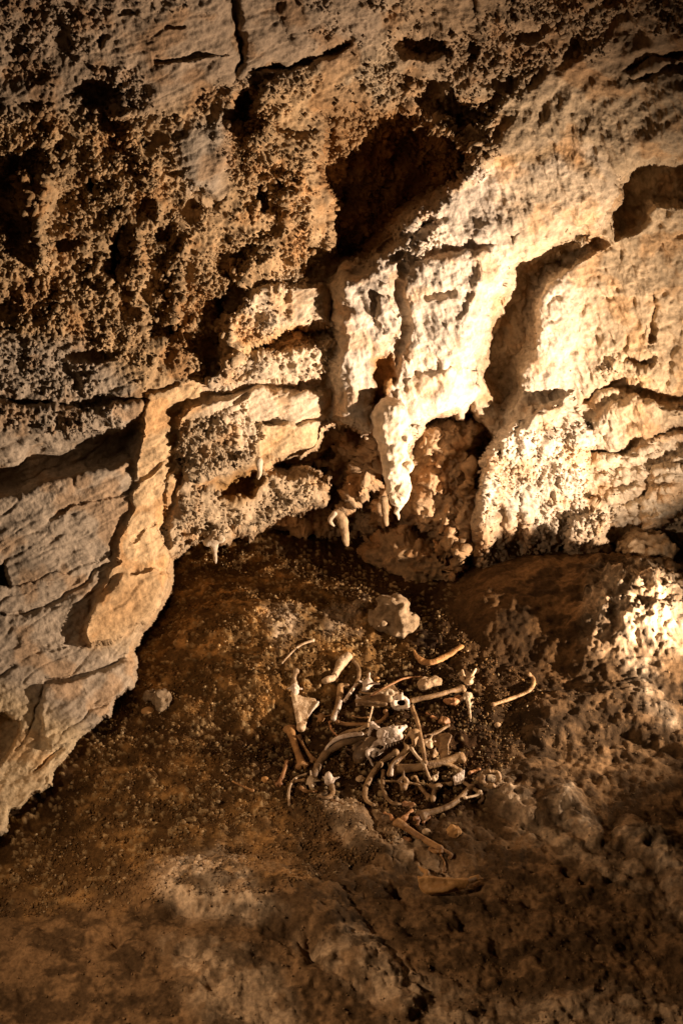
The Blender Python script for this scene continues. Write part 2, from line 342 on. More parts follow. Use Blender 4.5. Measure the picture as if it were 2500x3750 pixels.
# block stack in the middle left
W.poly(R, P(825, 1140, 860, 1120, 920, 1085, 1000, 1035, 1190, 1035, 1200, 1100, 1232, 1195, 1150, 1210, 1080, 1205, 1000, 1235, 900, 1290, 855, 1340, 818, 1345), 0.14, 26, 'dome', (0.0, 0.02))
W.line(R, P(900, 1290, 1000, 1240, 1080, 1215, 1150, 1225, 1235, 1205), -0.12, 16)
W.poly(R, P(900, 1130, 990, 1120, 990, 1190, 920, 1210), -0.05, 25, 'smooth'); W.poly(R, P(1030, 1060, 1080, 1050, 1070, 1110, 1030, 1110), -0.05, 18, 'smooth')
W.poly(R, P(745, 1380, 870, 1300, 1000, 1270, 1130, 1265, 1222, 1235, 1215, 1300, 1190, 1400, 1120, 1395, 900, 1410, 760, 1430), 0.15, 30, 'dome')
W.line(R, P(760, 1450, 900, 1420, 1100, 1410, 1200, 1405), -0.06, 13)
W.poly(R, P(650, 1510, 740, 1460, 900, 1425, 1205, 1410, 1222, 1450, 1222, 1560, 1170, 1580, 1150, 1645, 1000, 1690, 890, 1720, 700, 1760, 645, 1650), 0.11, 40, 'dome')
W.line(R, P(700, 1575, 800, 1530, 880, 1500), -0.06, 10); W.line(R, P(720, 1545, 820, 1500, 900, 1450), -0.05, 9); W.line(R, P(920, 1540, 1100, 1545, 1200, 1530), -0.04, 7)
W.poly(R, P(940, 1540, 1180, 1540, 1160, 1640, 1000, 1680, 930, 1660), 0.05, 22, 'dome')
W.poly(R, P(660, 1770, 780, 1715, 950, 1700, 1120, 1730, 1200, 1745, 1212, 1800, 1200, 1860, 1060, 1890, 950, 1945, 860, 1970, 820, 2000, 680, 2010, 630, 2050, 600, 1950, 640, 1850), 0.06, 32, 'dome')
W.poly(R, P(770, 1770, 860, 1735, 940, 1705, 965, 1760, 930, 1820, 840, 1850, 790, 1840), -0.20, 34, 'smooth')
W.poly(R, P(970, 1700, 1100, 1700, 1150, 1730, 1080, 1745, 980, 1750), -0.14, 18, 'smooth')
W.line(R, P(690, 1960, 780, 1935, 850, 1930), -0.07, 14)
# tan fracture faces at the left edge of the stack
W.poly(R, P(540, 1425, 650, 1405, 740, 1410, 752, 1475, 690, 1540, 650, 1600, 640, 1640, 590, 1690, 488, 1785, 500, 1600, 520, 1500), 0.035, 12, 'smooth', (-0.012, 0.0))
W.poly(R, P(590, 1700, 650, 1650, 662, 1755, 640, 1850, 596, 1905, 600, 1950, 640, 2050, 632, 2120, 560, 2250, 430, 2345, 325, 2375, 308, 2300, 330, 2240, 420, 2050, 480, 1850, 490, 1790), 0.035, 12, 'smooth', (-0.012, 0.0))
W.poly(R, P(345, 2220, 440, 2110, 560, 2080, 630, 2110, 600, 2200, 560, 2260, 430, 2345, 328, 2378, 308, 2300), 0.045, 14, 'dome')
W.poly(R, P(600, 1690, 655, 1650, 650, 1710, 580, 1790), -0.04, 14, 'smooth')
W.line(R, P(605, 1770, 600, 1850, 596, 1900), -0.03, 5); W.line(R, P(490, 1975, 560, 1925), -0.02, 5)
# big hollow and strata on the left wall
W.poly(R, P(20, 1650, 100, 1600, 260, 1585, 420, 1550, 525, 1500, 520, 1620, 500, 1700, 430, 1725, 330, 1745, 200, 1775, 60, 1835, -200, 1850, -200, 1720), -0.20, 60, 'smooth')
W.poly(R, P(-200, 1470, 250, 1492, 400, 1485, 530, 1450, 520, 1520, 260, 1590, 100, 1600, -200, 1700), 0.05, 20, 'smooth')
for p, d, w in ((P(-200, 1455, 60, 1470, 250, 1488, 400, 1480, 535, 1445), 0.16, 12), (P(-200, 1180, 60, 1195, 180, 1215, 260, 1205), 0.14, 12),
             (P(180, 1905, 260, 1852, 340, 1828, 480, 1812, 500, 1790), 0.07, 7), (P(0, 2248, 120, 2232, 230, 2175, 330, 2130, 352, 2085, 440, 2052), 0.10, 8), (P(30, 2142, 130, 2140, 180, 2102, 330, 2072, 400, 2030), 0.06, 6),
             (P(130, 2390, 250, 2368, 330, 2372), 0.07, 6), (P(170, 2500, 300, 2470, 430, 2425, 475, 2408), 0.10, 7), (P(168, 2510, 150, 2580, 110, 2680, 60, 2745), 0.06, 6), (P(-100, 2520, 0, 2465, 62, 2430), 0.08, 7),
             (P(220, 2690, 330, 2605, 440, 2562), 0.06, 6), (P(125, 2825, 220, 2745), 0.07, 6), (P(225, 2745, 120, 2830), 0.05, 7), (P(-200, 2300, 0, 2250), 0.08, 8)): W.line(R, p, -d*0.38, w*0.75)
W.poly(R, P(168, 2505, 300, 2475, 500, 2415, 522, 2530, 445, 2572, 445, 2640, 340, 2685, 190, 2745, 152, 2700), 0.04, 14, 'dome')
W.poly(R, P(0, 2255, 120, 2236, 230, 2180, 345, 2140, 320, 2360, 150, 2390, 60, 2430, -200, 2530), 0.02, 30, 'smooth')
W.poly(R, P(-200, 2640, 0, 2610, 75, 2640, 60, 2720, 0, 2830, -200, 2900), -0.25, 20, 'smooth')
W.poly(R, P(-40, 2080, 20, 2050, 38, 2150, -40, 2140), -0.2, 14, 'smooth')
# upper left: pits, columns, plates
for q, d, w in ((P(850, 330, 900, 310, 945, 340, 925, 420, 880, 490, 845, 450), 0.20, 22), (P(930, 650, 985, 640, 1005, 720, 970, 790, 935, 740), 0.18, 22), (P(180, 530, 220, 520, 235, 600, 190, 620), 0.14, 16),
                (P(380, 860, 440, 840, 470, 950, 450, 1060, 390, 1030), 0.24, 28), (P(300, 640, 350, 650, 380, 760, 340, 740), 0.16, 20), (P(180, 890, 290, 860, 320, 900, 220, 930), 0.14, 18),
                (P(560, 830, 640, 830, 630, 900, 570, 900), 0.16, 20), (P(330, 500, 420, 480, 440, 520, 340, 530), 0.12, 16), (P(205, 130, 240, 120, 275, 170, 250, 205, 215, 180), 0.05, 40), (P(345, 150, 375, 105, 400, 140, 380, 210), 0.07, 26),
                (P(520, 1170, 700, 1180, 690, 1240, 540, 1250), 0.13, 20), (P(780, 1080, 830, 1100, 820, 1180, 780, 1200), 0.14, 18), (P(810, 980, 880, 900, 980, 880, 900, 980, 830, 1030), 0.05, 20),
                (P(600, 1000, 640, 1060, 600, 1110), 0.10, 16), (P(230, 1280, 400, 1260, 420, 1330, 270, 1330), 0.10, 20),
                (P(1450, 120, 1560, 100, 1640, 120, 1660, 200, 1560, 235, 1470, 215), 0.20, 26), (P(640, 720, 760, 740, 840, 690, 780, 780, 680, 790), 0.10, 22), (P(225, 340, 300, 290, 470, 300, 440, 400, 300, 400), 0.10, 24)): W.poly(R, q, -d, w, 'smooth')
for p, d, w in ((P(830, -60, 868, 110, 885, 200, 865, 310), 0.16, 14), (P(570, 228, 640, 222, 700, 210, 830, 192), 0.06, 6), (P(440, 60, 500, 55, 540, 85), 0.05, 6), (P(945, 252, 1060, 245, 1150, 230, 1260, 165), 0.13, 11),
                (P(1730, -60, 1740, 80, 1735, 200), 0.14, 12), (P(600, 105, 670, 100), 0.04, 6), (P(300, 300, 480, 300), 0.07, 9), (P(2290, 250, 2380, 215, 2520, 180), 0.12, 12), (P(2300, 290, 2400, 265, 2540, 230), 0.10, 10),
                (P(1900, 150, 2100, 60, 2300, -20), 0.08, 14), (P(1500, 420, 1560, 330, 1720, 290, 1900, 330), 0.06, 14)): W.line(R, p, -d, w)
W.poly(R, P(540, -100, 830, -100, 865, 120, 870, 300, 820, 370, 700, 350, 560, 290, 520, 150, 560, 40), 0.03, 60, 'smooth'); W.poly(R, P(620, 520, 700, 440, 840, 400, 850, 560, 830, 690, 760, 745, 690, 700), 0.05, 50, 'smooth')
W.poly(R, P(1020, -100, 1500, -100, 1420, 80, 1260, 160, 1150, 225, 1060, 170, 1030, 80), 0.05, 34, 'smooth')
for c in ([(440, 380, 30), (500, 500, 34), (560, 700, 30), (590, 820, 22)], [(500, 850, 26), (520, 1000, 34), (500, 1120, 26)], [(1000, 350, 60), (950, 520, 44)], [(170, 640, 30), (150, 800, 34), (160, 950, 30)],
          [(690, 880, 20), (660, 1000, 34), (640, 1150, 20)], [(70, 650, 30), (110, 760, 30)]): W.chain(R, c, 0.10)
W.poly(R, P(870, 500, 1000, 420, 1150, 500, 1190, 700, 1180, 980, 1000, 1010, 900, 1060, 820, 1080, 860, 900, 1000, 830, 1010, 620, 900, 620), 0.08, 60, 'smooth')

# popcorn amount
pop = np.full(U.shape, 0.08, f4)
W.mix(pop, P(-600, 1780, 520, 1780, 420, 2380, 520, 2560, 0, 3300, -600, 3300), 0.03, 60)
lump = fbm(bx_, Yf, bz_, 3.2, 3, 60)
W.mix(pop, P(-600, 430, 200, 400, 260, 250, 480, 250, 560, 400, 680, 420, 860, 300, 1160, 260, 1170, 600, 1200, 1000, 830, 1130, 820, 1350, 740, 1400, 540, 1420, 400, 1480, 100, 1400, -600, 1350), 1.0, 60)
W.mix(pop, P(650, 480, 840, 400, 830, 690, 760, 735, 680, 700), 0.12, 90); W.mix(pop, P(-600, 1180, 260, 1210, 500, 1300, 500, 1440, -600, 1450), 0.45, 60)
W.mix(pop, P(0, 1500, 500, 1480, 520, 1560, 300, 1600, 0, 1610), 0.55, 40)
W.mix(pop, P(1150, 370, 1790, 400, 1790, 620, 1440, 860, 1330, 960, 1190, 980), 0.8, 30); W.mix(pop, P(1500, 400, 1800, 430, 1780, 640, 1560, 760), 1.3, 40)
W.mix(pop, P(-400, -400, 2900, -400, 2900, 120, 2300, 60, 1900, 160, 1500, 240, 1200, 200, 900, 60, 500, 60, 300, 300, -400, 350), 0.42, 90)
W.mix(pop, P(1400, 200, 1800, 60, 2500, -100, 2500, 100, 2000, 250, 1800, 420, 1600, 400, 1200, 330), 0.8, 60)
W.mix(pop, P(880, 1100, 1230, 1180, 1220, 1400, 760, 1440, 870, 1290), 0.7, 40); W.mix(pop, P(640, 1560, 900, 1470, 960, 1600, 900, 1720, 660, 1770), 1.0, 30); W.mix(pop, P(960, 1720, 1210, 1740, 1210, 1850, 1060, 1890, 640, 2040, 640, 1860, 760, 1760), 0.8, 30)
W.mix(pop, P(1740, 1600, 2100, 1560, 2250, 1850, 2230, 2100, 1740, 2150), 1.0, 60); W.mix(pop, P(1880, 1900, 2220, 1880, 2200, 2110, 1740, 2140), 1.3, 30)
W.mix(pop, P(2170, 1270, 2420, 1240, 2400, 1380, 2180, 1380), 0.6, 40); W.mix(pop, P(1440, 780, 1640, 700, 1600, 900, 1500, 1000, 1300, 990), 0.6, 30)
W.mix(pop, P(1220, 1000, 1740, 1000, 1700, 1500, 1220, 1500), 0.07, 60)
W.mix(pop, P(1180, 1560, 1740, 1540, 1735, 2260, 1000, 2260), 0.75, 30)
W.mix(pop, P(480, 1430, 740, 1410, 640, 1660, 662, 1850, 640, 2110, 330, 2370, 310, 2300), 0.02, 12)
back = 1-front
pop = pop*(0.45+1.0*sstep(-0.6, 0.5, lump))

# layered gentle strata on the smooth grey left wall
st = sstep(-20, 120, poly_sd(P(-600, 1780, 480, 1800, 420, 2050, 320, 2350, 500, 2420, 500, 2560, 0, 3200, -600, 3400), U, V))
R += (st*0.012*np.abs(np.sin((V+0.33*U)/26.0 + 2.5*lump))).astype(f4)

Y = Yb + (Yf - R - Yb)*front
# lumps on the set-back wall behind the stalactite
R2 = np.zeros(U.shape, f4)
W.poly(R2, P(1290, 2030, 1340, 1960, 1450, 1935, 1600, 1965, 1690, 2000, 1735, 2100, 1700, 2190, 1620, 2225, 1500, 2240, 1400, 2200), 0.34, 90, 'dome')
W.poly(R2, P(1500, 1560, 1740, 1520, 1760, 1700, 1740, 2000, 1700, 2080, 1620, 2040, 1560, 1960, 1480, 1880), 0.28, 90, 'dome')
W.poly(R2, P(1570, 1620, 1640, 1620, 1660, 1680, 1590, 1700), 0.06, 30, 'dome')
W.chain(R2, [(1400, 1640, 62), (1350, 1730, 60), (1285, 1820, 36), (1225, 1905, 17)], 0.45, 0.5)
W.chain(R2, [(1425, 1790, 30), (1385, 1850, 46), (1400, 1920, 24)], 0.22, 0.5)
W.chain(R2, [(1660, 1960, 22), (1672, 2060, 34), (1660, 2110, 20)], 0.16, 0.5)
W.chain(R2, [(1720, 1720, 26), (1716, 1850, 30), (1722, 2000, 28), (1718, 2140, 26)], 0.12, 0.5)
W.poly(R2, P(1180, 1600, 1250, 1580, 1270, 1640, 1200, 1700, 1150, 1690), -0.2, 24, 'smooth')
W.poly(R2, P(700, 1960, 1200, 1880, 1330, 1930, 1300, 2000, 1000, 1950, 800, 2000), 0.10, 40, 'smooth')
Y = Y - R2*back
Xw, Yw, Zw = on_Y(U, V, Y)

# relief of all sizes, along the surface normal
n = normals(Xw, Yw, Zw)
# smooth the normals where the depth jumps so the relief does not tear
big = 0.035*fbm(Xw, Yw, Zw, 2.6, 3, 70)*(1-0.6*sstep(0.1, 0.3, st))
med = 0.018*fbm(Xw, Yw, Zw, 9.0, 3, 75)
stre = pn(Xw+0.35*Zw, Yw*2, Zw*0.35, 17, 78)                       # flutes that run down the flowstone
flm = sstep(-20, 100, poly_sd(FLOW, U, V)) + 0.7*sstep(0, 150, poly_sd(P(1700, 500, 2600, 200, 2600, 1500, 1950, 1500), U, V))
diag = pn((Xw*0.7-Zw*0.7), Yw, (Xw*0.7+Zw*0.7)*0.3, 14, 79); dm = sstep(0, 200, poly_sd(P(1700, -700, 3200, -700, 3200, 620, 1800, 560), U, V))
w1, r1 = worley(Xw, Yw, Zw, 34.0, 1); w2, r2 = worley(Xw, Yw, Zw, 58.0, 2)
c1 = np.sqrt(np.clip(1-(w1/0.62)**2, 0, 1))*(0.4+0.9*r1); c2 = np.sqrt(np.clip(1-(w2/0.62)**2, 0, 1))*(0.4+0.9*r2)
fine = 0.0035*fbm(Xw, Yw, Zw, 50, 2, 90)
pit = np.clip(pn(Xw, Yw, Zw, 16, 95)-0.25, 0, 1)*sstep(0, 100, poly_sd(P(1800, 900, 2600, 600, 2600, 1700, 1750, 2100, 1700, 1600), U, V))
ex = back[:]*sstep(0.3, 1, back)
D = big + med*(0.35+1.6*pop+2.2*ex) + pop*(0.018*c1*(0.7+0.6*r1) + 0.012*c2) - 0.17*np.clip(pop, 0, 1)*np.clip(fbm(Xw, Yw, Zw*0.7, 5.0, 2, 97)-0.15, 0, 0.5) + fine + 0.012*stre*np.clip(flm, 0, 1) + 0.030*diag*dm - 0.06*pit
rgt = sstep(0, 160, poly_sd(P(1250, 950, 1500, 750, 1760, 560, 1900, 300, 3300, -200, 3300, 2300, 1740, 2300, 1740, 1500, 1250, 1650), U, V))
rr_ = fbm(Xw*1.2+0.5*Zw, Yw*1.2, Zw*0.55, 13, 4, 150, 0.6); D = D + rgt*0.016*(rr_ - 0.8*np.abs(pn(Xw, Yw, Zw*0.6, 8, 155)))
lft = 1-sstep(-100, 200, poly_sd(P(1250, -600, 3300, -600, 3300, 3300, 1250, 3300), U, V))
bd_ = Zw-0.28*Xw; D = D + lft*(1-np.clip(pop, 0, 0.8))*(0.009*fbm(Xw*0.25, Yw*0.25, bd_, 22, 3, 160, 0.6) - 0.012*np.clip(0.12-np.abs(pn(Xw*0.3, Yw*0.3, bd_, 9, 165)), 0, 0.12)/0.12)
D = D*(0.25+0.75*np.maximum(sstep(0.45, 0.97, front), sstep(0.02, 0.0, front)))
Xw = Xw + n[..., 0]*D; Yw = Yw + n[..., 1]*D; Zw = Zw + n[..., 2]*D

# rock colours by region, browner in the recesses
col = np.empty(U.shape+(3,), f4); col[:] = (0.40, 0.30, 0.19)
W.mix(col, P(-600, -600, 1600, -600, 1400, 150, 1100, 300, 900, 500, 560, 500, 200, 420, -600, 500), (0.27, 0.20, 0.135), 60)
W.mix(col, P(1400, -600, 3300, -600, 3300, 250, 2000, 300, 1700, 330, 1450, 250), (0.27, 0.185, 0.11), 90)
W.mix(col, P(-600, 430, 560, 420, 1160, 260, 1200, 1000, 830, 1400, 400, 1480, -600, 1400), (0.40, 0.27, 0.145), 90)
W.mix(col, P(650, 480, 840, 400, 830, 690, 760, 735, 680, 700), GREY, 40)
W.mix(col, P(-600, 1180, 300, 1250, 520, 1440, 500, 1780, 420, 2050, 300, 2350, 500, 2420, 510, 2560, 300, 2740, 0, 3200, -600, 3400), GREY, 50)
W.mix(col, ALC, (0.30, 0.18, 0.085), 40)
W.mix(col, FLOW, CALC, 40)
W.mix(col, P(830, 1120, 1000, 1020, 1230, 1000, 1230, 1560, 1150, 1640, 900, 1650, 740, 1480), (0.62, 0.49, 0.34), 50)
W.mix(col, P(880, 1220, 1100, 1190, 1160, 1240, 1000, 1290, 870, 1320), TAN, 25); W.mix(col, P(940, 1550, 1180, 1560, 1160, 1640, 930, 1700), (0.58, 0.42, 0.24), 25)
W.mix(col, P(825, 1140, 900, 1110, 890, 1220, 860, 1330, 818, 1345), (0.64, 0.45, 0.26), 12)
W.mix(col, P(1740, 1560, 1850, 1450, 1950, 1000, 2150, 900, 2250, 1200, 2200, 2100, 1740, 2150), (0.55, 0.46, 0.35), 80)
W.mix(col, P(2150, 1650, 2600, 1560, 2600, 2100, 2150, 2100), (0.60, 0.49, 0.35), 60)
W.mix(col, P(1850, 600, 2800, 560, 2800, 1500, 2150, 1500, 2100, 950, 1850, 1000), (0.56, 0.42, 0.26), 90, 0.7)
W.mix(col, P(1770, 570, 2080, 530, 2200, 640, 2150, 640, 2050, 580, 1800, 620), TAN, 20, 0.8)  # tan band paints the shadow under the drape lip
W.mix(col, P(535, 1425, 650, 1405, 745, 1405, 755, 1475, 690, 1540, 640, 1650, 662, 1755, 640, 1850, 600, 1950, 642, 2050, 632, 2120, 560, 2255, 430, 2348, 325, 2378, 308, 2300, 420, 2050, 500, 1780, 505, 1600), TAN, 26, 0.75)
W.mix(col, P(345, 2240, 440, 2120, 540, 2110, 560, 2170, 480, 2280, 350, 2340), (0.50, 0.31, 0.15), 70)
W.mix(col, P(-600, 2600, 0, 2500, 100, 2560, 340, 2690, 200, 2950, -600, 3400), (0.50, 0.38, 0.23), 50)
W.mix(col, P(770, 1770, 860, 1735, 940, 1705, 965, 1760, 930, 1820, 840, 1850), (0.30, 0.17, 0.06), 30); W.mix(col, P(1362, 1320, 1440, 1305, 1455, 1375, 1402, 1535, 1350, 1500), (0.36, 0.20, 0.08), 16)  # first patch puts the hollow's shade into the colour
bk = np.array((0.44, 0.30, 0.175), f4); t = back[..., None]; col = col*(1-t) + bk*t
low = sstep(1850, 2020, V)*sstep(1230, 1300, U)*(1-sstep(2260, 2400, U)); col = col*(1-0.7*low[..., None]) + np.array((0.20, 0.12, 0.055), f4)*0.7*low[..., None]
pn_big = fbm(Xw, Yw, Zw, 1.7, 3, 110); col = col*(1+0.22*pn_big[..., None]); stn = sstep(0.05, 0.5, fbm(Xw, Yw, Zw, 4.0, 3, 115))[..., None]
col = col*(1-0.5*stn) + col*np.array((1.0, 0.74, 0.48), f4)*0.5*stn
col = np.clip(col, 0.01, 0.85)
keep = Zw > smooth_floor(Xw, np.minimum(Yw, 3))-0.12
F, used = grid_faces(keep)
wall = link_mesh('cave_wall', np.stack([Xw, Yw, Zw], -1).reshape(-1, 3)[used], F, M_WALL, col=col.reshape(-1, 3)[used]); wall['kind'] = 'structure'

# knobs of cave coral crowding the rough parts of the wall
kr = np.random.RandomState(77)
wt = (pop-0.3).clip(0, 1.2)*keep*(U > -150)*(U < 2650)*(V > -150)*(front > 0.35)*(0.35+0.65*sstep(-0.3, 0.3, fbm(Xw, Yw, Zw, 6.5, 2, 131)))
wt = wt.ravel()/wt.sum(); pk = kr.choice(wt.size, 22000, replace=False, p=wt)
t_ = (1+5**.5)/2
ICO = np.array([(-1, t_, 0), (1, t_, 0), (-1, -t_, 0), (1, -t_, 0), (0, -1, t_), (0, 1, t_), (0, -1, -t_), (0, 1, -t_), (t_, 0, -1), (t_, 0, 1), (-t_, 0, -1), (-t_, 0, 1)])/math.hypot(1, t_)
ICF = np.array([(0, 11, 5), (0, 5, 1), (0, 1, 7), (0, 7, 10), (0, 10, 11), (1, 5, 9), (5, 11, 4), (11, 10, 2), (10, 7, 6), (7, 1, 8), (3, 9, 4), (3, 4, 2), (3, 2, 6), (3, 6, 8), (3, 8, 9), (4, 9, 5), (2, 4, 11), (6, 2, 10), (8, 6, 7), (9, 8, 1)])
PC = np.stack([Xw, Yw, Zw], -1).reshape(-1, 3)[pk]; NC = n.reshape(-1, 3)[pk]; NC = NC*np.sign(-(NC*(PC-CAM)).sum(1))[:, None]
cl = sstep(-0.3, 0.4, pn(PC[:, 0], PC[:, 1], PC[:, 2], 9, 140)); rk = ((0.004+0.014*kr.rand(len(pk))**3)*(0.6+0.8*cl))[:, None]
PC = PC+NC*rk*kr.uniform(0.0, 1.0, (len(pk), 1))
VC = ICO[None]*(rk[:, None]*kr.uniform(0.7, 1.3, (len(pk), 12, 1)))+PC[:, None]
FC = (ICF[None]+12*np.arange(len(pk))[:, None, None]).reshape(-1, 3)
cc_ = np.clip(col.reshape(-1, 3)[pk]*kr.uniform(0.75, 1.12, (len(pk), 1)), 0, 0.85)
coral = link_mesh('cave_coral', VC.reshape(-1, 3), FC, M_WALL, col=np.repeat(cc_, 12, 0)); coral['kind'] = 'stuff'; coral['label'] = 'small knobs of cave coral crusting the rough parts of the wall'

# ------------------------------------------------------------------ the floor
FS = 6.0
fu = np.arange(-600, 3100, FS, dtype=f4); fv = np.concatenate([np.arange(1790, 2150, FS), np.arange(2150, 2600, 3.2), np.arange(2600, 4300, FS)]).astype(f4)
FU, FV = np.meshgrid(fu, fv); gx, gy, gz = on_Z(FU, FV, 0.0)
fwu = FU + 16*fbm(gx, gy, 0*gx, 5.0, 3, 13); fwv = FV + 12*fbm(gx, gy, 0*gx, 5.0, 3, 17)
G = Field(FU, FV, fwu, fwv)
H = smooth_floor(gx, gy)
soil = np.ones(FU.shape, f4)                  # 1 loose soil, 0 crusted rock
CR = [P(-900, 3280, 300, 3250, 700, 3120, 1000, 3000, 1300, 2960, 1500, 3100, 1800, 2980, 1850, 2800, 1800, 2600, 2000, 2450, 1740, 2350, 1700, 2180, 3300, 1900, 3300, 4600, -900, 4600)]
for c in CR: G.mix(soil, c, 0.0, 90)
G.poly(H, P(1700, 2300, 1740, 2200, 1900, 2170, 2300, 2150, 2700, 2150, 2700, 2440, 2300, 2470, 2100, 2480, 1900, 2430, 1760, 2400), 0.05, 90, 'dome')
G.poly(H, P(2130, 2440, 2130, 2330, 2200, 2280, 2500, 2330, 2800, 2300, 2800, 2500, 2200, 2500), 0.05, 60, 'smooth')
G.chain(H, [(1180, 2960, 50), (1290, 3010, 60), (1330, 3090, 50), (1400, 3150, 30)], 0.06); G.chain(H, [(1780, 2890, 50), (1860, 2960, 46), (1960, 2990, 40), (2080, 2960, 60), (2180, 3080, 40)], 0.06)
G.chain(H, [(600, 3250, 110), (900, 3260, 120), (1150, 3380, 120), (1330, 3560, 90), (1480, 3700, 70)], 0.09); G.chain(H, [(2300, 3080, 60), (2440, 3180, 60), (2540, 3350, 70)], 0.08); G.chain(H, [(2000, 2650, 90), (2300, 2620, 80), (2500, 2720, 80)], 0.07)
G.poly(H, P(1230, 2440, 1290, 2420, 1320, 2480, 1240, 2540, 1160, 2500), -0.03, 30, 'smooth'); G.chain(H, [(700, 2330, 70), (1000, 2330, 60), (1150, 2300, 50), (1300, 2250, 40)], 0.05)
for cu, cv, r, d in ((1450, 3285, 26, .09), (1140, 3490, 40, .10), (1165, 3530, 44, .10), (2285, 3130, 22, .07), (2370, 3145, 24, .07), (2060, 3310, 24, .06), (2060, 3215, 16, .05), (2130, 3250, 20, .05), (2240, 3240, 18, .05), (1930, 3325, 18, .05),
                     (430, 3430, 34, .07), (700, 3500, 30, .07), (640, 3350, 30, .06), (1500, 3420, 60, .04), (780, 3640, 26, .07), (1860, 3120, 20, .04), (1500, 3070, 30, .05), (2385, 2780, 18, .05), (1690, 3400, 40, .04), (1340, 3060, 16, .04)):
    d2 = ((fwu-cu)/r)**2+((fwv-cv)/(r*0.75))**2; H -= (d*np.exp(-d2)).astype(f4)
dw1, dr1 = worley(gx, gy, gx*0, 30, 5); dw2, dr2 = worley(gx, gy, gx*0+3, 55, 6)
g1 = np.sqrt(np.clip(1-(dw1/0.6)**2, 0, 1))*dr1; g2 = np.sqrt(np.clip(1-(dw2/0.6)**2, 0, 1))*dr2
crn = np.abs(fbm(gx, gy*1.3, gx*0, 6.0, 4, 25)); pits = np.clip(pn(gx+0.4*gy, gy*1.5, gx*0, 12, 33)-0.22, 0, 1)
w3a, r3 = worley(gx, gy, H, 36, 8); w3 = np.sqrt(np.clip(1-(w3a/0.62)**2, 0, 1))*r3
spk = np.zeros(FU.shape, f4); G.mix(spk, P(2120, 2430, 2100, 2300, 2160, 2200, 2300, 2180, 2600, 2200, 2800, 2440, 2300, 2480), 1.0, 60)
H += 0.035*fbm(gx, gy, gx*0, 1.8, 3, 20) + (1-soil)*0.024*(fbm(gx, gy, gx*0, 3.5, 3, 120)-0.7*np.abs(pn(gx, gy, gx*0, 5, 121)))
Hb = H.copy(); nf = normals(gx, gy, H); nf *= np.sign(nf[..., 2:3])
HD = soil*(0.022*fbm(gx, gy, gx*0, 9, 3, 22) + 0.018*g1 + 0.011*g2) \
    + (1-soil)*(0.018*crn - 0.025*pits + 0.006*pn(gx*0.6+gy*0.5, gy, gx*0, 40, 35) + 0.009*fbm(gx, gy, gx*0, 20, 4, 36, 0.65) + 0.004*g1) + spk*(0.034*w3+0.016*g2+0.05*fbm(gx, gy, Hb, 9, 2, 37))
gx0, gy0 = gx, gy; gx = gx+nf[..., 0]*HD; gy = gy+nf[..., 1]*HD; H = H+nf[..., 2]*HD
fcol = np.empty(FU.shape+(3,), f4); fcol[:] = SOIL
s_ = soil[..., None]; fcol = fcol*s_ + np.array(DUST, f4)*(1-s_)*0.95
clay = sstep(-0.15, 0.35, fbm(gx, gy, gx*0, 4.5, 3, 26)); lit_ground = np.zeros(FU.shape, f4); clay = clay*(0.35+0.65*sstep(-0.2, 0.25, fbm(gx, gy, gx*0, 14, 3, 27)))
G.mix(lit_ground, P(560, 2150, 640, 1950, 900, 1900, 1150, 2150, 1450, 2300, 1500, 2420, 1000, 2640, 700, 2630, 480, 2560), 1.0, 80); G.mix(lit_ground, P(-600, 3300, 200, 2950, 450, 2640, 700, 2680, 1000, 2880, 1300, 3150, 1000, 3300), 0.75, 120)  # clay colour masked to the ground that the lamp lights, brightening it
t = (lit_ground*(0.45+0.55*clay))[..., None]; fcol = fcol*(1-t) + np.array((0.30, 0.165, 0.056), f4)*t*(0.7+0.6*clay[..., None])
wp = np.zeros(FU.shape, f4)
for q in (P(1180, 2940, 1240, 2930, 1290, 2990, 1370, 3080, 1350, 3130, 1260, 3100, 1240, 3020), P(1760, 2860, 1850, 2850, 1880, 2930, 1930, 2960, 1920, 3020, 1870, 3010, 1800, 2930), P(2010, 2950, 2080, 2900, 2120, 2980, 2220, 3070, 2160, 3090, 2040, 3040),
          P(560, 3180, 800, 3100, 900, 3200, 960, 3320, 1050, 3400, 900, 3420, 700, 3380, 560, 3280), P(1240, 3400, 1330, 3440, 1460, 3560, 1600, 3700, 1520, 3720, 1380, 3620, 1270, 3520), P(2240, 3050, 2400, 3060, 2480, 3180, 2540, 3300, 2480, 3320, 2380, 3200),
          P(2280, 2490, 2400, 2500, 2400, 2600, 2480, 2700, 2440, 2700, 2330, 2620), P(2120, 2430, 2130, 2340, 2160, 2230, 2260, 2300, 2300, 2180, 2420, 2250, 2600, 2300, 2800, 2480, 2300, 2490), P(980, 2330, 1090, 2270, 1100, 2350, 1010, 2420), P(1200, 2280, 1330, 2220, 1300, 2330, 1210, 2360)):
    G.mix(wp, q, 1.0, 40)
wn = sstep(-0.25, 0.25, fbm(gx, gy, gx*0, 11, 3, 28)+0.25*g1); t = (np.clip(wp, 0, 1)*(0.35+0.65*wn)*0.85)[..., None]; H += 0.02*t[..., 0]*g1
fcol = fcol*(1-t) + np.array((0.62, 0.47, 0.31), f4)*t
spec = ((g1 > 0.55) & (dr1 > 0.82)).astype(f4)[..., None]*soil[..., None]; fcol = fcol*(1-0.6*spec)+np.array((0.42, 0.29, 0.14), f4)*0.6*spec
mb = np.zeros(FU.shape, f4); G.mix(mb, P(1620, 2350, 1660, 2160, 2000, 2060, 2700, 2010, 2700, 2200, 2300, 2180, 2150, 2250, 2120, 2460, 2050, 2620, 1800, 2600, 1650, 2500), 1.0, 70); fcol = fcol*(1-mb[..., None])+np.array((0.13, 0.07, 0.028), f4)*mb[..., None]  # mound front browned for its shade, leaving the lit patch pale
